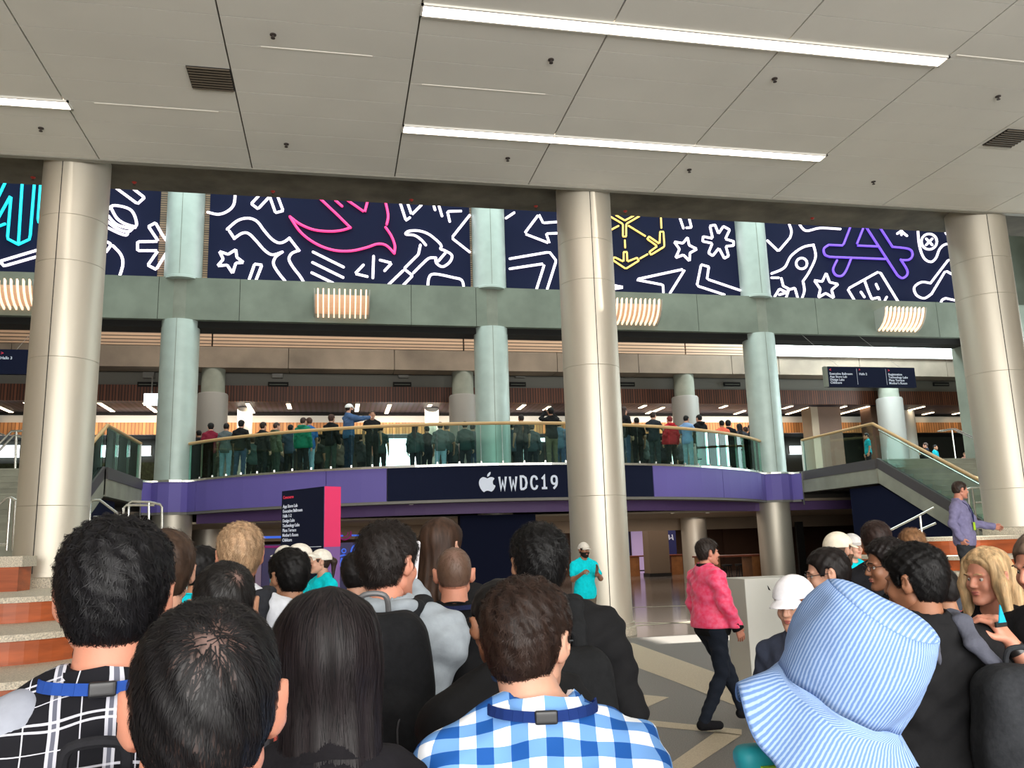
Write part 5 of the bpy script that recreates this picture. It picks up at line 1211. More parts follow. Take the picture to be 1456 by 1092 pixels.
# ------------------------------------------------------------------ things people wear on their backs
def backpack(owner, label, size=(.17, .10, .24), zc=1.18, col=(30, 30, 33), yaw=0, emblem=False, strapcol=None, both=True, tilt=0, dx=0, detail=True, lift=0):
    t = thing('backpack', label, 'backpack', tuple(owner.location), owner.rotation_euler.z); t.scale = owner.scale
    w, d, h = size; yb = -.145-d; m = cloth(col, ns=60, na=.12, bump=.2); R = rot(math.radians(yaw), tilt)
    def f(P):
        Q = P-np.array((dx, yb, zc), np.float32); q = Q@R; wz = w*(1-.22*np.clip((q[:, 2]-.05)/h, 0, 1)); q2 = q.copy(); q2[:, 0] *= w/wz
        e = rbox(q2, (0, 0, 0), (w, d, h), .075); pk = rbox(q2, (0, -d*.75, -h*.30), (w*.80, d*.5, h*.55), .06); return su(e, pk, .02)+.003*np.sin(q[:, 0]*40+q[:, 2]*25)
    v, q = snets(f, (dx-w-.1, yb-d*1.6-.08, zc-h-.08), (dx+w+.1, yb+d+.06, zc+h+.08), .0085); np_obj('bag_body', v, q, m, t)
    L = lambda x_, y_, z_: tuple((R@np.array((x_, y_, z_)))+np.array((dx, yb, zc)))
    if detail:
        pipe = cloth((70, 70, 74)); b = MB()
        for s in (-1, 1): b.tube(catmull([L(s*w*.35, -d*.80, h*.62), L(s*w*.62, -d*1.0, h*.2), L(s*w*.45, -d*1.30, -.1*h), L(s*w*.55, -d*1.28, -h*.75)], 6), .0028, 6)
        b.build('piping', pipe, t, smooth=True)
        b = MB(); b.tube(catmull([L(-w*.8, -d*.55, h*.45), L(-w*.4, -d*.9, h*.66), L(w*.4, -d*.9, h*.66), L(w*.8, -d*.55, h*.45)], 6), .004, 6); b.build('zip', mat('zip_metal', (60, 60, 62), .4, metal=.5), t, smooth=True)
    b = MB(); b.tube(catmull([L(-.045, d*.5, h*.95), L(-.035, d*.3, h*1.17), L(.035, d*.3, h*1.17), L(.045, d*.5, h*.95)], 6), .009, 8); b.build('haul_loop', mat('loop_grey', (96, 96, 98), .4) if emblem else m, t, smooth=True)
    sm = cloth(strapcol or col, bump=.25)
    for s in ((-1, 1) if both else (1,) if both is not None else ()):
        def g(P, s=s):
            e = None; pts = [(s*.085+dx*.5, -.17-lift, min(1.40, zc+h*.6)), (s*.095, -.125-lift, 1.43), (s*.10, -.085, 1.478+lift), (s*.112, .0, 1.488+lift), (s*.118, .10+lift, 1.42), (s*.125, .145, 1.28), (s*.15, .12, 1.12)]
            for a, b_ in zip(pts[:-1], pts[1:]):
                c = cone(P, a, b_, .020, .020, None); c = np.maximum(c, np.abs(P[:, 0]-s*.11)-.034); e = c if e is None else su(e, c, .02)
            return e
        v, q = snets(g, ((.04 if s > 0 else -.2), -.24, 1.05), ((.2 if s > 0 else -.04), .2, 1.55), .008); v[:, 0] = s*.11+(v[:, 0]-s*.11)*1.6; np_obj('shoulder_strap', v, q, sm, t)
    if emblem:
        c = L(-w*.12, -d*1.36, -h*.12); b = MB(); b.lathe(0, 0, [(0, -.004), (.017, -.004), (.017, .002), (0, .002)], 20); me = b.build('emblem_disc', mat('emblem_red', (170, 60, 50), .4), t); me.rotation_euler = (math.radians(90), 0, 0); me.location = c
        b = MB(); y_ = -.008; b.box(-.009, .009, y_, y_+.004, -.003, .003); b.box(-.003, .003, y_, y_+.004, -.009, .009); o = b.build('emblem_cross', M_letter, t); o.location = c
        b = MB(); b.box(-.008, .008, -.004, .004, -.02, .0); o = b.build('pull_tab', mat('emblem_red', (170, 60, 50)), t); c2 = L(-w*.05, -d*1.34, -h*.30); o.location = c2
        b = MB(); b.box(-.014, .014, -.004, .0, -.008, .008); o = b.build('strap_label', mat('label_red', (120, 44, 50)), t); o.location = (.112, -.115, 1.452); o.rotation_euler = (-.55, 0, 0)
    return t
def put(px, py, dist, hairpad=.012):
    p = at_d(px, py, dist); return p.x, p.y, p.z-hairpad
BLK = (12, 10, 11)
M_gingham = plaid_mat('blue_white_gingham', (238, 242, 250), (112, 160, 222), (28, 84, 160), .064, 'gingham')
M_plaid = plaid_mat('black_white_plaid', (20, 20, 26), (214, 214, 226), (96, 98, 112), .085, 'tartan')
M_pinkj = mat('pink_bomber_satin', (255, 52, 104), .5, ns=24, rgb2=(255, 104, 146), bump=.3, bs=14, sheen=.2)

# P1 left man in plaid
x, y, z = put(168, 741, 1.56, .022)
o, fh, sc = person('man with thick black hair in a black and white plaid shirt, left foreground', x, y, 0, z, -9, 'pink', ('thick', (12, 11, 13)), ('long', M_plaid), (40, 44, 60), fine=.0048, coarse=.014, strands=7000, lanyard=((36, 72, 150), 'clip'), hs=1.03, wide=1.05, strandmat=(18, 17, 20), head=(2, -3, 0))
b1 = backpack(o, 'black backpack with curved top loop worn over the black and white plaid shirt', (.15, .07, .2), 1.19, (34, 34, 38), both=None)
v, q = snets(lambda P: np.maximum(su(cone(P, (-.20, -.02, 1.40), (-.26, -.02, 1.12), .072, .062), cone(P, (-.125, -.035, 1.445), (-.20, -.02, 1.39), .052, .070), .03), -9), (-.37, -.15, .95), (-.03, .12, 1.54), .009)
np_obj('grey_sleeve_left', v, q, cloth((150, 154, 166)), o); v2 = v.copy(); v2[:, 0] *= -1; np_obj('grey_sleeve_right', v2, q[:, ::-1], cloth((150, 154, 166)), o)
# P2 cropped-hair man in front
x, y, z = put(298, 862, 1.0, .01)
person('man with cropped black hair and a thin crown seen from behind, bottom left foreground', x, y, 0, z, -10, 'pink', ('crop', (17, 15, 17)), ('tee', (60, 62, 70)), (40, 42, 52), fine=.0045, coarse=.015, strands=9000, crown=(.006, -.098, .068, .040, .5, .18), head=(2, -8, 0), hs=1.02)
# P3 long black hair
x, y, z = put(465, 856, 1.55, .016)
person('woman with long straight black hair seen from behind, left of the large black backpack', x, y, 0, z, -6, 'mid', ('long', (16, 14, 18)), ('long', (24, 22, 26)), (30, 32, 40), fine=.0055, coarse=.016, strands=6500, hairlen=.52, head=(-6, -4, 0), hs=1.14, strandmat=(30, 24, 26))
# P4 grey hoodie
x, y, z = put(552, 744, 2.95, .02)
o, fh, sc = person('man with dark tousled hair in a grey hoodie wearing a large black backpack', x, y, 0, z, 14, 'pink', ('spiky', (30, 24, 22)), ('hoodie', (150, 158, 166)), (40, 44, 60), fine=.0055, coarse=.014, strands=5000, head=(30, 0, 0), hs=1.02, wide=1.1, arms=('down', ((.18, .20, 1.28), (.035, .255, 1.51))))
P4 = o
backpack(o, 'large black backpack with a round red emblem worn over the grey hoodie', (.19, .12, .28), 1.215, (26, 27, 30), emblem=True, yaw=6, dx=.0, lift=.02)
# P5 brown bob
x, y, z = put(626, 740, 4.4, .016)
person('person with brown chin-length hair in black, behind the man with a shaved head', x, y, 0, z, 34, 'light', ('long', (58, 40, 30)), ('long', (22, 22, 24)), (26, 26, 30), fine=.007, strands=1800, hairlen=.20, head=(15, 0, 0), hs=1.05)
# P6 buzz cut
x, y, z = put(645, 777, 3.7, .006)
person('man with a brown buzz cut and navy lanyard in a black t-shirt', x, y, 0, z, 8, 'pink', ('buzz', (96, 72, 58)), ('tee', (18, 18, 20)), (34, 36, 46), fine=.0065, strands=1500, lanyard=((30, 36, 70), 'ring'), hs=.98, crown=(.0, -.08, .09, .05, .4, .3))
# P7 blond
x, y, z = put(342, 744, 3.7, .02)
o, fh, sc = person('blond man seen from behind in a white t-shirt with a dark backpack strap', x, y, 0, z, -4, 'pink', ('thick', (150, 120, 92)), ('tee', (226, 230, 240)), (50, 56, 74), fine=.0065, strands=2500, hs=1.0, strandmat=(176, 146, 114), head=(-6, 0, 0))
backpack(o, 'slim charcoal backpack worn by the blond man in white', (.12, .07, .2), 1.12, (44, 46, 52), both=True)
# P8
x, y, z = put(320, 799, 2.35, .012)
person('man with short black hair and a thin crown, in front of the blond man', x, y, 0, z, -6, 'mid', ('short', (20, 17, 17)), ('tee', (196, 92, 80)), (40, 42, 50), fine=.006, strands=3500, crown=(.03, -.09, .075, .022, .7, .0), head=(0, -4, 0), hs=1.0)
# P9
x, y, z = put(286, 777, 4.7, .02)
person('man with black hair in a turquoise shirt, left of the blond man', x, y, 0, z, 32, 'mid', ('thick', BLK), ('tee', (0, 200, 216)), (40, 42, 50), fine=.008, strands=1200, head=(10, 0, 0))
# P31 brown-haired, hidden behind P1
x, y, z = put(236, 754, 2.8, .02)
person('brown-haired person in black almost hidden behind the thick black hair', x, y, 0, z, -10, 'light', ('thick', (62, 46, 36)), ('tee', (28, 28, 32)), (36, 38, 46), fine=.008, strands=1000)
# P10
x, y, z = put(413, 782, 4.1, .015)
person('man with straight black hair and dark shirt in front of the directory sign', x, y, 0, z, -24, 'mid', ('thick', BLK), ('tee', (32, 32, 40)), (36, 38, 46), fine=.007, strands=2500, head=(-14, -4, 0), lanyard=((36, 60, 120), 'ring'))
# staff in cream caps
x, y, z = put(424, 771, 7.6, .03)
person('staff member in a cream cap facing right, left of the clapping woman', x, y, 0, z, 82, 'light', ('short', (70, 52, 40)), ('tee', (0, 208, 222)), (60, 56, 50), fine=.010, hat=('cap', (232, 226, 214)))
x, y, z = put(406, 774, 9.9, .03)
person('staff member in a cream cap hidden behind the straight black hair', x, y, 0, z, -60, 'light', ('short', (50, 40, 34)), ('tee', (0, 208, 222)), (60, 56, 50), fine=.010, hat=('cap', (236, 230, 218)))
x, y, z = put(458, 779, 8.9, .03)
person('clapping woman in a cream cap and turquoise staff t-shirt beside the directory sign', x, y, 0, z, -118, 'light', ('tied', (50, 36, 30)), ('tee', (0, 210, 224)), (70, 64, 56), fine=.008, hat=('cap', (236, 230, 218)), arms=('clap', 'clap'), head=(18, 0, 0))
# P13
x, y, z = put(509, 786, 4.9, .016)
person('person with black hair in a black hooded top, left of the tousled-haired man', x, y, 0, z, 16, 'light', ('thick', (24, 20, 20)), ('hoodie', (22, 22, 24)), (28, 28, 32), fine=.008, strands=1500, head=(20, -3, 0))
# P14
x, y, z = put(766, 748, 3.05, .02)
o, fh, sc = person('tall man with spiky black hair in a black jacket behind the gingham shirt', x, y, 0, z, 2, 'mid', ('spiky', BLK), ('jacket', (20, 20, 22)), (26, 28, 34), fine=.006, strands=5000, wide=1.22, hs=1.05, head=(-4, 0, 0), strandmat=(15, 14, 15))
backpack(o, 'black rucksack with a grey top seam worn by the tall spiky-haired man', (.17, .09, .24), 1.14, (24, 25, 27), both=True, dx=.02, lift=.02)
# P15 gingham
x, y, z = put(762, 800, 1.64, .02)
person('man with dark brown hair and glasses in a blue and white gingham shirt, centre foreground', x, y, 0, z, 9, 'light', ('thick', (30, 20, 17)), ('long', M_gingham), (50, 60, 84), fine=.0045, coarse=.012, strands=8000, lanyard=((26, 50, 112), 'clip'), glasses=True, head=(30, -4, 0), wide=1.0, strandmat=(44, 30, 24), hs=.92, hoff=(-.018, 0, -.022))
# black shoulder between hoodie and gingham shirt
x, y, z = put(716, 822, 2.3, .016)
person('person in black whose shoulder shows left of the gingham shirt, head hidden behind it', x, y, 0, z, -20, 'tan', ('short', BLK), ('jacket', (20, 20, 22)), (26, 26, 30), fine=.008, head=(10, -10, 0), lanyard=((26, 40, 66), 'ring'), wide=1.1)
# P16 clapping man by the column
x, y, z = put(829, 770, 14.0, .03)
person('bearded clapping man in a turquoise t-shirt in front of the middle steel column', x, y, 0, z, 168, 'tan', ('short', (24, 18, 16)), ('tee', (0, 214, 228)), (110, 98, 84), fine=.008, hat=('cap', (222, 216, 206)), arms=('clap', ((.25, .06, 1.16), (.20, .28, 1.26))), beard=(28, 20, 18), wide=1.08)
# P17 pink bomber
x, y, z = put(1002, 766, 8.15, .02)
person('man in a bright pink bomber jacket and dark jeans walking right across the floor', x, y, 0, z, 84, 'pink', ('spiky', (46, 38, 34)), ('jacket', M_pinkj), (30, 36, 48), fine=.006, coarse=.012, strands=2500, arms=('down', 'walkf'), legs='walk', belly=.05, wide=1.16, hem=.93, head=(8, 0, 0), shoes=(24, 24, 28))
o = bpy.data.objects['person.016'] if 'person.016' in bpy.data.objects else None
pinkman = [p for p in bpy.data.objects if p.get('label', '').startswith('man in a bright pink')][0]
v, q = snets(lambda P: np.maximum(ell(P, (0, .015, .93), (.205, .165, .16)), np.abs(P[:, 2]-.905)-.045)-.003, (-.25, -.2, .8), (.25, .24, 1.0), .009); np_obj('black_waistband', v, q, cloth((20, 20, 22)), pinkman)
MB().lathe(0, -.02, [(.090, 1.46), (.092, 1.485), (.080, 1.535), (.070, 1.532)], 28).build('black_rib_collar', cloth((20, 20, 22)), pinkman, smooth=True)
for s, E in ((1, Vector((.24*1.05, .14, .93))), (-1, Vector((-.25, .05, .90)))):
    E0 = Vector((s*.24, .02 if s > 0 else -.02, 1.16)); u = (E-E0).normalized(); MB().tube([E-u*.055, E+u*.012], .058, 18).build('black_cuff', cloth((20, 20, 22)), pinkman, smooth=True)
# P19 white cap woman
x, y, z = put(1129, 811, 3.5, .03)
person('person in a white cap with reddish hair, half hidden by the striped bucket hat', x, y, 0, z, -118, 'light', ('long', (150, 92, 58)), ('tee', (60, 66, 84)), (40, 44, 56), fine=.006, hat=('cap', (240, 238, 244)), hairlen=.22, head=(-6, -10, 0), strands=1200, hs=.95)
# P20
x, y, z = put(1180, 780, 4.2, .012)
person('man with short dark hair and glasses looking left, right of the white cap', x, y, 0, z, -52, 'light', ('short', (26, 20, 19)), ('tee', (30, 34, 44)), (36, 38, 46), fine=.0065, strands=2500, glasses=True, head=(-12, -8, 0), hs=1.05)
# P21
x, y, z = put(1188, 754, 6.3, .03)
person('bearded man in a cream cap facing right, behind the short dark hair', x, y, 0, z, 70, 'light', ('short', (80, 60, 46)), ('tee', (28, 30, 34)), (50, 50, 54), fine=.008, hat=('cap', (240, 230, 210)), beard=(88, 66, 52), head=(6, 0, 0))
x, y, z = put(1208, 757, 8.6, .03)
person('staff member in a grey cap and turquoise t-shirt facing the camera, beside the cream cap', x, y, 0, z, 172, 'light', ('short', (70, 56, 48)), ('tee', (0, 210, 224)), (60, 56, 50), fine=.008, hat=('cap', (214, 212, 210)))
# P22, P24, P23, P25
x, y, z = put(1244, 742, 5.6, .016)
person('person with dark brown hair behind the glasses-wearing man on the right', x, y, 0, z, 30, 'mid', ('thick', (44, 30, 26)), ('tee', (24, 24, 28)), (30, 32, 40), fine=.008, strands=1500)
x, y, z = put(1295, 752, 6.1, .018)
person('person with light brown tousled hair at the back of the right-hand crowd', x, y, 0, z, 40, 'light', ('spiky', (128, 92, 62)), ('tee', (60, 66, 76)), (40, 42, 50), fine=.008, strands=1500)
x, y, z = put(1264, 769, 4.5, .016)
person('dark-haired man with glasses in profile facing left, left of the black jacket', x, y, 0, z, -62, 'tan', ('curly', (24, 18, 18)), ('tee', (22, 24, 30)), (30, 32, 40), fine=.006, strands=3000, glasses=True, head=(-14, -6, 0), hs=1.1, front=.085)
x, y, z = put(1299, 773, 2.95, .02)
o, fh, sc = person('black-haired man in a black jacket with blue collar and grey rucksack strap, right foreground', x, y, 0, z, 4, 'tan', ('thick', BLK), ('jacket', (24, 24, 26)), (30, 34, 44), fine=.0055, coarse=.013, strands=5000, head=(-34, -4, 0), wide=1.12)
MB().lathe(0, -.022, [(.078, 1.45), (.082, 1.47), (.070, 1.525), (.066, 1.52)], 28).build('blue_collar', cloth((44, 66, 120)), o, smooth=True)
backpack(o, 'charcoal rucksack with pale round snap hanging low at the right edge', (.19, .11, .27), 1.10, (46, 48, 52), yaw=-12, dx=.19, strapcol=(84, 86, 98), both=True, lift=.025)
pk = [p for p in bpy.data.objects if p.get('label', '').startswith('charcoal rucksack')][0]
ob = MB().lathe(0, 0, [(0, -.003), (.010, -.003), (.010, .003), (0, .003)], 16).build('snap', mat('snap_metal', (200, 200, 190), .3, metal=.7), pk); ob.rotation_euler = (math.radians(90), 0, 0); ob.location = (.13, -.385, 1.22)
# P30
x, y, z = put(1338, 806, 4.2, .012)
person('dark-haired person in a maroon top between the black jacket and the blonde woman', x, y, 0, z, 10, 'mid', ('short', (24, 20, 20)), ('tee', (168, 80, 100)), (40, 42, 50), fine=.008, strands=800)
# P26 purple shirt man on the terrace
x, y, z = put(1361, 684, 12.4, .014)
person('man in a lavender shirt with a lanyard standing on the terrace, left arm held out', x, y, z-1.775, z, 146, 'pink', ('short', (48, 36, 30)), ('long', (126, 122, 156)), (50, 52, 56), fine=.0075, coarse=.014, arms=(((.30, .07, 1.15), (.44, .27, 1.10)), ((.27, -.05, 1.16), (.22, .02, .95))), lanyard=((30, 36, 80), 'strap', (180, 220, 60)), head=(-42, -6, 0), wide=1.08)
PM_ = [p for p in bpy.data.objects if p.get('label', '').startswith('man in a lavender')][0]
# P27 blonde woman
x, y, z = put(1402, 776, 3.5, .016)
person('blonde woman with wavy hair in a black top frowning to the left, right foreground', x, y, 0, z, -112, 'pink', ('long', (198, 162, 120)), ('tee', (20, 20, 24)), (30, 32, 40), fine=.005, strands=5000, hairlen=.27, head=(12, -4, 0), lanyard=((40, 40, 90), 'strap'), strandmat=(216, 184, 140), locks=True, front=.098, hs=.94, arms=('down', 'low'))
# P28 at the right edge, raised hand with phone
x, y, z = put(1482, 756, 3.05, .01)
def loc28(w_):
    q_ = Matrix.Rotation(math.radians(-98), 3, 'Z')@Vector((w_.x-x, w_.y-y, 0)); s_ = z/1.75; return (-q_.x/s_, q_.y/s_, w_.z/s_)
W28, E28 = loc28(at_d(1436, 912, 2.86)), loc28(at_d(1492, 985, 2.80))
o28, fh, sc = person('man with short grey-brown hair at the right edge holding a turquoise card in his hand', x, y, 0, z, -98, 'pink', ('short', (112, 92, 78)), ('tee', (24, 24, 28)), (40, 42, 50), fine=.006, arms=((E28, W28), 'down'), head=(4, -10, 0), strands=1200)

# striped bucket hat woman
x, y, z = put(1212, 842, 1.22, .03); z += .01
ohat, fh, sc = person('woman in a wide blue and white striped bucket hat, right foreground, bare left arm showing', x, y, 0, z, 22, 'pink', ('buzz', (70, 50, 40)), ('tank', (24, 26, 40)), (40, 44, 60), fine=.007, coarse=.012, head=(0, 14, 22), hoff=(-.03, -.01, -.01), wide=.92, arms=(((.225, .12, 1.17), (.155, .17, 1.41)), 'down'), noeyes=True, hs=.86)
M_hat = stripe_mat('blue_white_seersucker', (104, 134, 186), (158, 182, 220), 18); M_hat2 = stripe_mat('blue_white_seersucker_top', (108, 138, 188), (160, 184, 222), 15)
def bucket_hat(parent, HOo, Rm):
    n = 96; V_, F_, U_ = [], [], []
    prof = [(.0, .137, 0), (.040, .136, 0), (.068, .130, 0), (.083, .119, 0), (.096, .088, 1), (.101, .045, 1), (.096, .0, 1), (.090, -.026, 1), (.092, -.030, 2), (.102, -.044, 2), (.114, -.062, 2), (.127, -.082, 2), (.139, -.102, 2), (.144, -.112, 2)]
    rows = []
    for k, (r, z_, part) in enumerate(prof):
        row = []
        for i in range(n+1):
            a = 2*PI*i/n; rr, zz = r*1.02, z_
            if part == 1: rr += .004*math.sin(a*5+k)+.003*math.sin(a*9+2*k)
            if part == 0: zz += .006*math.sin(a*2+.6)*(r/.09)
            if part == 2:
                f = (r-.090)/.054; rr += f*.034*math.cos(a-math.radians(30)); zz -= f*.034*math.cos(a+math.radians(50)); rr += f*(.020*math.sin(a*2+.4)+.012*math.sin(a*5+1)); zz += f*(.026*math.sin(a*3+2.2)+.012*math.sin(a*7))
            row.append((rr*math.cos(a), rr*math.sin(a)*1.06, zz))
        rows.append(row)
    vs = [p for row in rows for p in row]; quads = []; mi = []; uv = []
    for k, row in enumerate(rows):
        for i, p in enumerate(row):
            a = 2*PI*i/n; part = prof[k][2]
            uv.append((a/(2*PI)*1.9+(k*.006 if part else 0)+(.35 if part == 2 else 0), p[2]*4))
    for k in range(len(rows)-1):
        for i in range(n): quads.append((k*(n+1)+i, k*(n+1)+i+1, (k+1)*(n+1)+i+1, (k+1)*(n+1)+i)); mi.append(1 if prof[k+1][2] == 0 else 0)
    vs = np.array(vs, np.float32); uv = np.array(uv, np.float32)
    tv = vs.copy(); top_rows = 4*(n+1); uv[:top_rows, 0] = tv[:top_rows, 0]*3.4; uv[:top_rows, 1] = tv[:top_rows, 1]*3
    for nm, a, b_, mm in (('hat_crown_top', 0, 3, M_hat2), ('hat_crown_side', 3, 7, M_hat), ('hat_brim', 7, 13, M_hat)):
        q = np.array([quads[k*n+i] for k in range(a, b_) for i in range(n)]); u = np.unique(q); mp = -np.ones(len(vs), int); mp[u] = np.arange(len(u))
        uu = uv[u].copy()
        if nm == 'hat_crown_side': uu[:, 0] = np.array([(j % (n+1))/n*1.9 for j in u]); 
        o = np_obj(nm, (vs[u]@Rm.T)+HOo, mp[q], mm, parent, uv=uu); sb = o.modifiers.new('smooth', 'SUBSURF'); sb.levels = 1; sb.render_levels = 1; s_ = o.modifiers.new('thick', 'SOLIDIFY'); s_.thickness = .003
    b = MB()
    for rr, zz, w_ in ((.0835*1.02, .119, .0022), (.090*1.02, -.026, .003), (.144*1.02, -.112, .0022)):
        k = {.0835*1.02: 3, .090*1.02: 7, .144*1.02: 13}[rr]; pts = (np.array(rows[k][:-1], np.float32)@Rm.T)+HOo; b.tube([tuple(p) for p in pts], w_, 6, True)
    b.build('hat_seams', M_hat, parent, smooth=True)
bucket_hat(ohat, np.array((-.022, .014, 1.640), np.float32), (rot(math.radians(22))@rot(0, 0, math.radians(25))@rot(0, math.radians(20))@rot(math.radians(-40))))
# turquoise folded paper hanging at the bucket-hat woman's side
p = at_d(1120, 1062, 1.2); t = thing('tote_bag', 'turquoise bag with a yellow-green corner under the bucket hat brim', 'bag', tuple(p))
v, q = snets(lambda P: rbox(P, (0, .05, -.09), (.055, .02, .085), .015)+.003*np.sin(P[:, 2]*90), (-.08, 0, -.2), (.08, .1, .02), .006); np_obj('bag_body', v, q, mat('teal_fabric', (20, 130, 140), .6, ns=20), t)
MB().box(-.03, .0, .015, .028, -.06, -.03).build('green_corner', mat('lime_print', (170, 210, 40)), t)
# card and watch of the man at the right edge
L28 = o28.matrix_basis
def lw(v): M_ = Matrix.Translation(o28.location)@Matrix.Rotation(o28.rotation_euler.z, 4, 'Z')@Matrix.Scale(o28.scale[0], 4); return M_@Vector(v)
pc = at_d(1424, 872, 2.84); t = thing('turquoise_card', 'turquoise pointed card held up by the man at the right edge', 'card', tuple(pc)); t.rotation_euler.z = .3
MB().extr([(-.019, 0, -.03), (.021, 0, -.03), (.0, 0, .028)], (0, .004, 0)).build('card_sheet', mat('cyan_card', (10, 170, 210), .5), t); MB().box(-.03, .03, .004, .010, -.045, -.028).build('dark_edge', M_dark, t)
E_, W_ = Vector((-E28[0], E28[1], E28[2])), Vector((-W28[0], W28[1], W28[2])); u_ = (W_-E_).normalized(); MB().tube([W_-u_*.045, W_-u_*.018], .031, 20).build('watch_strap', mat('watch_dark', (40, 36, 36), .3), o28, smooth=True)
# tiny seated person far back
x, y, z = put(1137, 779, 30.0, .01)
person('small figure in black sitting far back, right of the right lower column', x, 29.6, z-1.5 if False else .0, max(z, 1.45), 190, 'brown', ('short', BLK), ('long', (20, 20, 22)), (24, 24, 28), fine=.014, coarse=.022, hands=False)

# phone held up between the tousled-haired and shaved heads
M4 = Matrix.Translation(P4.location)@Matrix.Rotation(P4.rotation_euler.z, 4, 'Z')@Matrix.Scale(P4.scale[0], 4)
t = thing('phone', 'phone in a white case held up between the tousled-haired man and the brown bob', 'phone', tuple(M4@Vector((.050, .285, 1.640)))); t.rotation_euler = (0, .1, P4.rotation_euler.z+.2)
v, q = snets(lambda P: rbox(P, (0, 0, 0), (.010, .036, .072), .008), (-.03, -.06, -.1), (.03, .06, .1), .004); np_obj('case', v, q, mat('white_case', (236, 234, 240), .35), t)
MB().box(-.012, -.0095, -.03, .03, -.065, .065).build('screen', M_dark, t)
pcarry = at_d(597, 806, 3.3)

# ------------------------------------------------------------------ people on the balcony and upper landing
PROTO = {}
def proto(key, **kw):
    o, fh, sc = person('x', 0, 60, 0, 1.75, 0, fine=.011, coarse=.02, **kw); PROTO[key] = o
proto('back', skin='mid', hair=('short', BLK), top=('tee', (50, 50, 52)), noeyes=True)
proto('stand', skin='light', hair=('thick', BLK), top=('long', (50, 50, 52)), noeyes=True, legs='weight', arms=('hold', 'down'))
proto('phone', skin='light', hair=('short', BLK), top=('tee', (50, 50, 52)), arms=('phone', 'phone'), noeyes=True)
proto('reach', skin='light', hair=('short', (40, 30, 26)), top=('long', (60, 80, 110)), arms=('reach', 'reach'), hat=('cap', (230, 230, 228)), beard=(40, 30, 26), noeyes=True)
proto('up', skin='mid', hair=('thick', BLK), top=('long', (24, 24, 26)), arms=('up', 'up'), noeyes=True)
proto('long', skin='light', hair=('long', (30, 24, 24)), top=('long', (50, 50, 52)), hairlen=.3, noeyes=True)
proto('hoodie', skin='light', hair=('short', BLK), top=('hoodie', (60, 60, 62)), noeyes=True)
USED = set(); SPOTS = []
def balcony_y(X): dx = X-ARC_C[0]; return ARC_C[1]-math.sqrt(max(1, 12**2-dx*dx)) if abs(dx) < 10 else 26.3
def upper(key, px, pyh, yaw, topc, hairc, pantc, label, skin=None, dy=None, capc=None, Y=None):
    pr = PROTO[key]
    if key in USED: o = copy_tree(pr)
    else: o = pr; USED.add(key)
    if Y is None:
        # depth at which a 1.74 m person on the deck shows this head height
        ht = F2+1.74; Y = 24
        for _ in range(20): Y += (at_y(px, pyh, Y).z-ht)*-3.0
        X = at_y(px, pyh, Y).x; Y = max(Y, balcony_y(X)+.42); Y = min(Y, 31.5)
        while any((at_y(px, pyh, Y).x-a_)**2+(Y-b_)**2 < .42**2 for a_, b_ in SPOTS) or any((at_y(px, pyh, Y).x-a_)**2+(Y-b_)**2 < .95**2 for a_, b_ in [(x_, 26.5) for x_ in R2]+[(x_, 33.05) for x_ in (-4.6, 4.95, 14.45, 24.2)]): Y += .15
    p = at_y(px, pyh, Y); SPOTS.append((p.x, p.y)); H = min(1.9, max(1.5, p.z-F2))/1.75
    o.location = (p.x, Y, F2+.0); o.rotation_euler.z = -math.radians(yaw); o.scale = (H, H, H); o['label'] = label; o['category'] = 'person'; o['group'] = 'people behind the balcony glass' if Y < 32 and px > 270 and px < 1100 else 'people on the upper landing'
    for ch in o.children_recursive:
        n = ch.name.split('.')[0]; c = None
        if n in ('t_shirt', 'shirt', 'hoodie', 'collar', 'hood', 'jacket', 'top'): c = cloth(topc)
        elif n == 'trousers': c = cloth(pantc)
        elif n == 'hair': c = hair_mat(hairc)
        elif n in ('cap_crown', 'cap_visor') and capc: c = cloth(capc)
        elif n == 'body' and skin: c = skin_mat(SKIN[skin])
        if c is not None:
            for s_ in ch.material_slots[:1]: s_.link = 'OBJECT'; s_.material = c
    return o
DK = (34, 34, 38); JE = (70, 84, 110); PJ = (150, 178, 196)
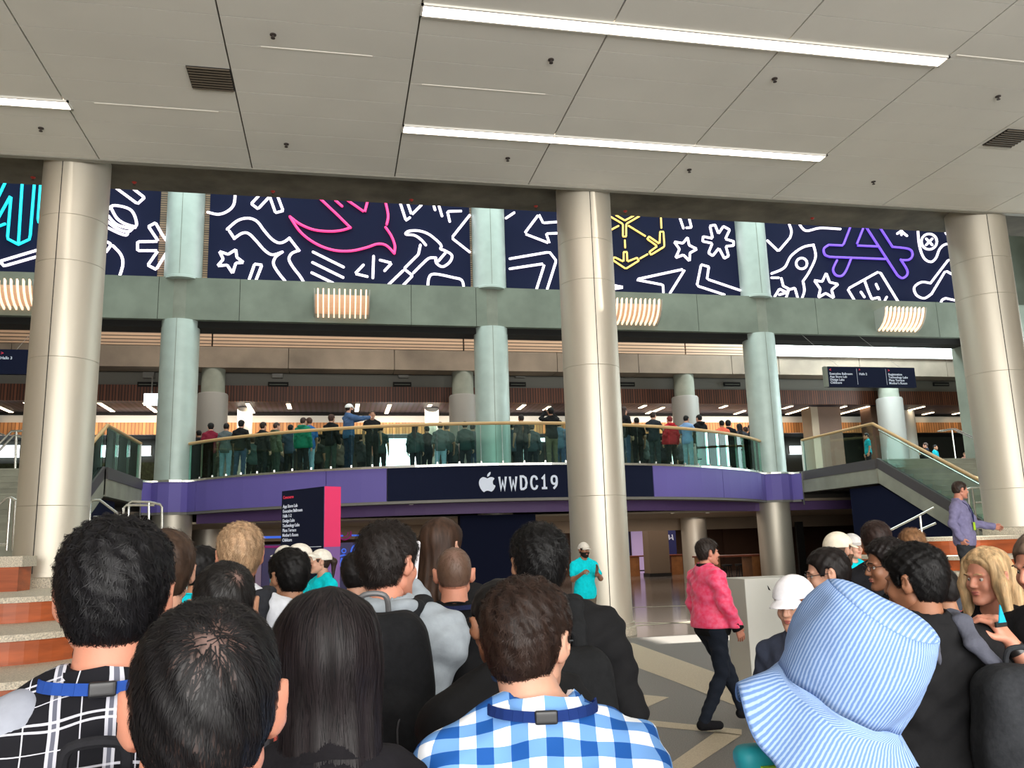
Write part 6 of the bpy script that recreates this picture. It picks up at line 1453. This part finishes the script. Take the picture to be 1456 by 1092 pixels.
BAL = [('back', 283, 612, -30, (40, 40, 44), BLK, DK, 'person in dark grey at the far left end of the balcony glass'),
 ('stand', 300, 602, -20, (120, 30, 50), BLK, DK, 'person in a maroon top, second from the left end of the balcony'),
 ('back', 322, 602, 10, (90, 98, 100), BLK, PJ, 'person in a grey t-shirt and pale jeans near the left end of the balcony'),
 ('stand', 343, 598, 15, (24, 24, 26), BLK, JE, 'person in a black top in front of the slim white column'),
 ('stand', 374, 601, 40, (30, 32, 34), (40, 28, 24), DK, 'person in black looking right, left of the olive top'),
 ('hoodie', 393, 601, 60, (86, 90, 72), (60, 44, 36), (60, 66, 60), 'person in an olive hooded top on the balcony'),
 ('back', 413, 604, 20, (62, 74, 92), BLK, DK, 'person in a slate t-shirt between the olive top and the green rucksack'),
 ('hoodie', 431, 594, 30, (30, 122, 96), (60, 40, 34), DK, 'person in a green hooded top beside the blue shirt'),
 ('back', 440, 594, -30, (50, 104, 170), (80, 54, 44), PJ, 'person in a blue t-shirt and pale jeans on the balcony'),
 ('stand', 471, 590, 30, (24, 24, 26), (70, 44, 36), (60, 66, 60), 'person in black left of the white-capped man'),
 ('reach', 496, 575, 62, (70, 96, 136), (40, 30, 26), (44, 52, 74), 'bearded man in a white cap and denim shirt reaching right over the balcony rail'),
 ('back', 529, 584, 170, (24, 24, 28), (90, 70, 60), (26, 26, 28), 'man in a black shirt facing the camera, right of the outstretched arms'),
 ('back', 541, 605, 5, (44, 60, 60), BLK, DK, 'short figure in grey-green in front of the bright doorway, left one'),
 ('long', 590, 604, 20, (50, 66, 66), (30, 24, 24), DK, 'long-haired figure in front of the bright doorway, right one'),
 ('back', 607, 606, -20, (26, 26, 30), BLK, (26, 26, 30), 'figure in black carrying a pale bag right of the bright doorway'),
 ('stand', 626, 601, 10, (80, 88, 88), BLK, PJ, 'person in grey right of the second slim white column'),
 ('back', 635, 603, -10, (60, 72, 70), (50, 36, 30), DK, 'person in grey-green close behind the grey top'),
 ('stand', 661, 600, 10, (34, 54, 52), BLK, DK, 'person in dark green before the middle dull grey column'),
 ('back', 672, 603, 30, (80, 90, 96), BLK, JE, 'person in blue-grey left of the middle pale column'),
 ('back', 727, 600, 10, (70, 80, 90), BLK, DK, 'person in blue-grey just right of the middle pale column'),
 ('back', 741, 590, -8, (22, 22, 26), (44, 34, 32), DK, 'dark-haired person in black right of the middle pale column'),
 ('stand', 756, 603, 20, (60, 70, 74), (60, 44, 36), DK, 'shorter person between the two people in black'),
 ('up', 783, 580, -10, (24, 24, 26), BLK, (120, 108, 88), 'person in black with both hands raised to the head'),
 ('stand', 795, 598, 30, (90, 110, 130), BLK, JE, 'person in pale blue half behind the middle steel column'),
 ('long', 886, 579, 60, (26, 26, 30), (60, 44, 40), JE, 'tall person with a lanyard in black just right of the middle steel column'),
 ('back', 905, 594, 0, (22, 22, 24), BLK, DK, 'person in black with a dark head, right of the tall person'),
 ('phone', 928, 586, 40, (44, 48, 56), (50, 36, 32), (60, 64, 68), 'man in dark grey holding a phone up to his face on the balcony'),
 ('hoodie', 952, 592, -10, (196, 44, 56), (120, 40, 40), DK, 'person in a red top with a dark backpack on the balcony'),
 ('phone', 975, 591, 50, (130, 164, 208), BLK, PJ, 'person in a pale blue checked shirt drinking, on the balcony'),
 ('hoodie', 994, 590, -20, (22, 22, 24), BLK, DK, 'person in a black hooded jacket left of the coral shirt'),
 ('back', 1026, 598, 5, (238, 112, 88), BLK, PJ, 'person in a coral t-shirt on the balcony'),
 ('stand', 1035, 598, 30, (24, 26, 30), BLK, DK, 'person in black right behind the coral t-shirt'),
 ('long', 1051, 603, 10, (70, 74, 84), (30, 24, 24), (170, 190, 190), 'long-haired person in grey with white trousers near the right end of the balcony'),
 ('back', 1060, 607, -15, (40, 40, 44), (70, 50, 40), DK, 'person in dark grey behind the long-haired person in grey'),
 ('stand', 1067, 599, -10, (20, 20, 22), (50, 40, 36), DK, 'person in black beside the right pale column')]
for a in BAL: upper(*a)
# a denser second row deeper on the deck, seen through the glass only
k = 0
for px, c, lab in ((312, (70, 60, 56), 'brown'), (360, (60, 84, 84), 'teal grey'), (384, (40, 48, 46), 'charcoal'), (404, (60, 60, 72), 'dusk blue'), (452, (50, 56, 54), 'dark sage'), (483, (96, 88, 80), 'taupe'), (514, (56, 60, 64), 'steel grey'), (643, (44, 50, 48), 'dark olive'), (684, (56, 62, 60), 'moss grey'), (915, (70, 76, 74), 'pale grey'), (940, (48, 52, 60), 'ink grey'), (963, (58, 62, 66), 'lead grey'), (1006, (44, 40, 40), 'umber'), (1016, (54, 60, 70), 'storm blue')):
    upper(('back', 'stand', 'hoodie', 'long')[k % 4], px, 607, (20, -30, 60, 150)[k % 4], c, ((24, 18, 16), (60, 44, 34))[k % 2], DK, 'figure in %s further back on the balcony deck' % lab, Y=30.2+(k % 3)*.5); k += 1
upper('back', 1232, 618, -70, (20, 150, 160), BLK, DK, 'staff member in turquoise on the upper landing beside the square timber pier', Y=27.2)
upper('stand', 1316, 630, -60, (30, 34, 44), (60, 44, 36), DK, 'dark-clothed person at the top of the right stairs', Y=30.5)
upper('back', 1329, 634, 150, (20, 150, 165), BLK, DK, 'person in turquoise at the top of the right stairs', Y=31.0)
upper('hoodie', 1372, 648, 180, (150, 110, 96), (120, 90, 70), DK, 'distant person whose head just shows over the top stair', Y=34.2)
for k_, pr in PROTO.items():
    if k_ not in USED: print('unused proto', k_)
# the pale bag near the doorway figure
p = at_y(602, 645, 23.0)

# ------------------------------------------------------------------ pieces of a part hang under that part
NEST = {'cap_visor': 'cap_crown', 'lanyard_clip': 'lanyard', 'badge': 'lanyard_strap', 'piping': 'bag_body', 'zip': 'bag_body', 'hat_seams': 'hat_brim', 'deflector': 'stem', 'blade': 'frame', 'lens': 'ring', 'diffuser': 'frame', 'collar': ('t_shirt', 'shirt', 'jacket'),
        'hood': 'hoodie', 'ribs': 'lamp', 'cladding_lip': 'upper_cladding', 'divider': 'navy_face', 'clamp': 'handrail', 'base_collar': 'steel_cladding', 'vertical_seam': ('steel_cladding', 'middle_cladding'), 'pink_side': 'lilac_side', 'foot_ring': 'seat'}
for o in list(bpy.data.objects):
    if o.parent is None or o.parent.parent is not None: continue
    tgt = NEST.get(o.name.split('.')[0])
    if not tgt: continue
    for s_ in o.parent.children:
        if s_.name.split('.')[0] in (tgt if isinstance(tgt, tuple) else (tgt,)) and s_ is not o: o.parent = s_; break
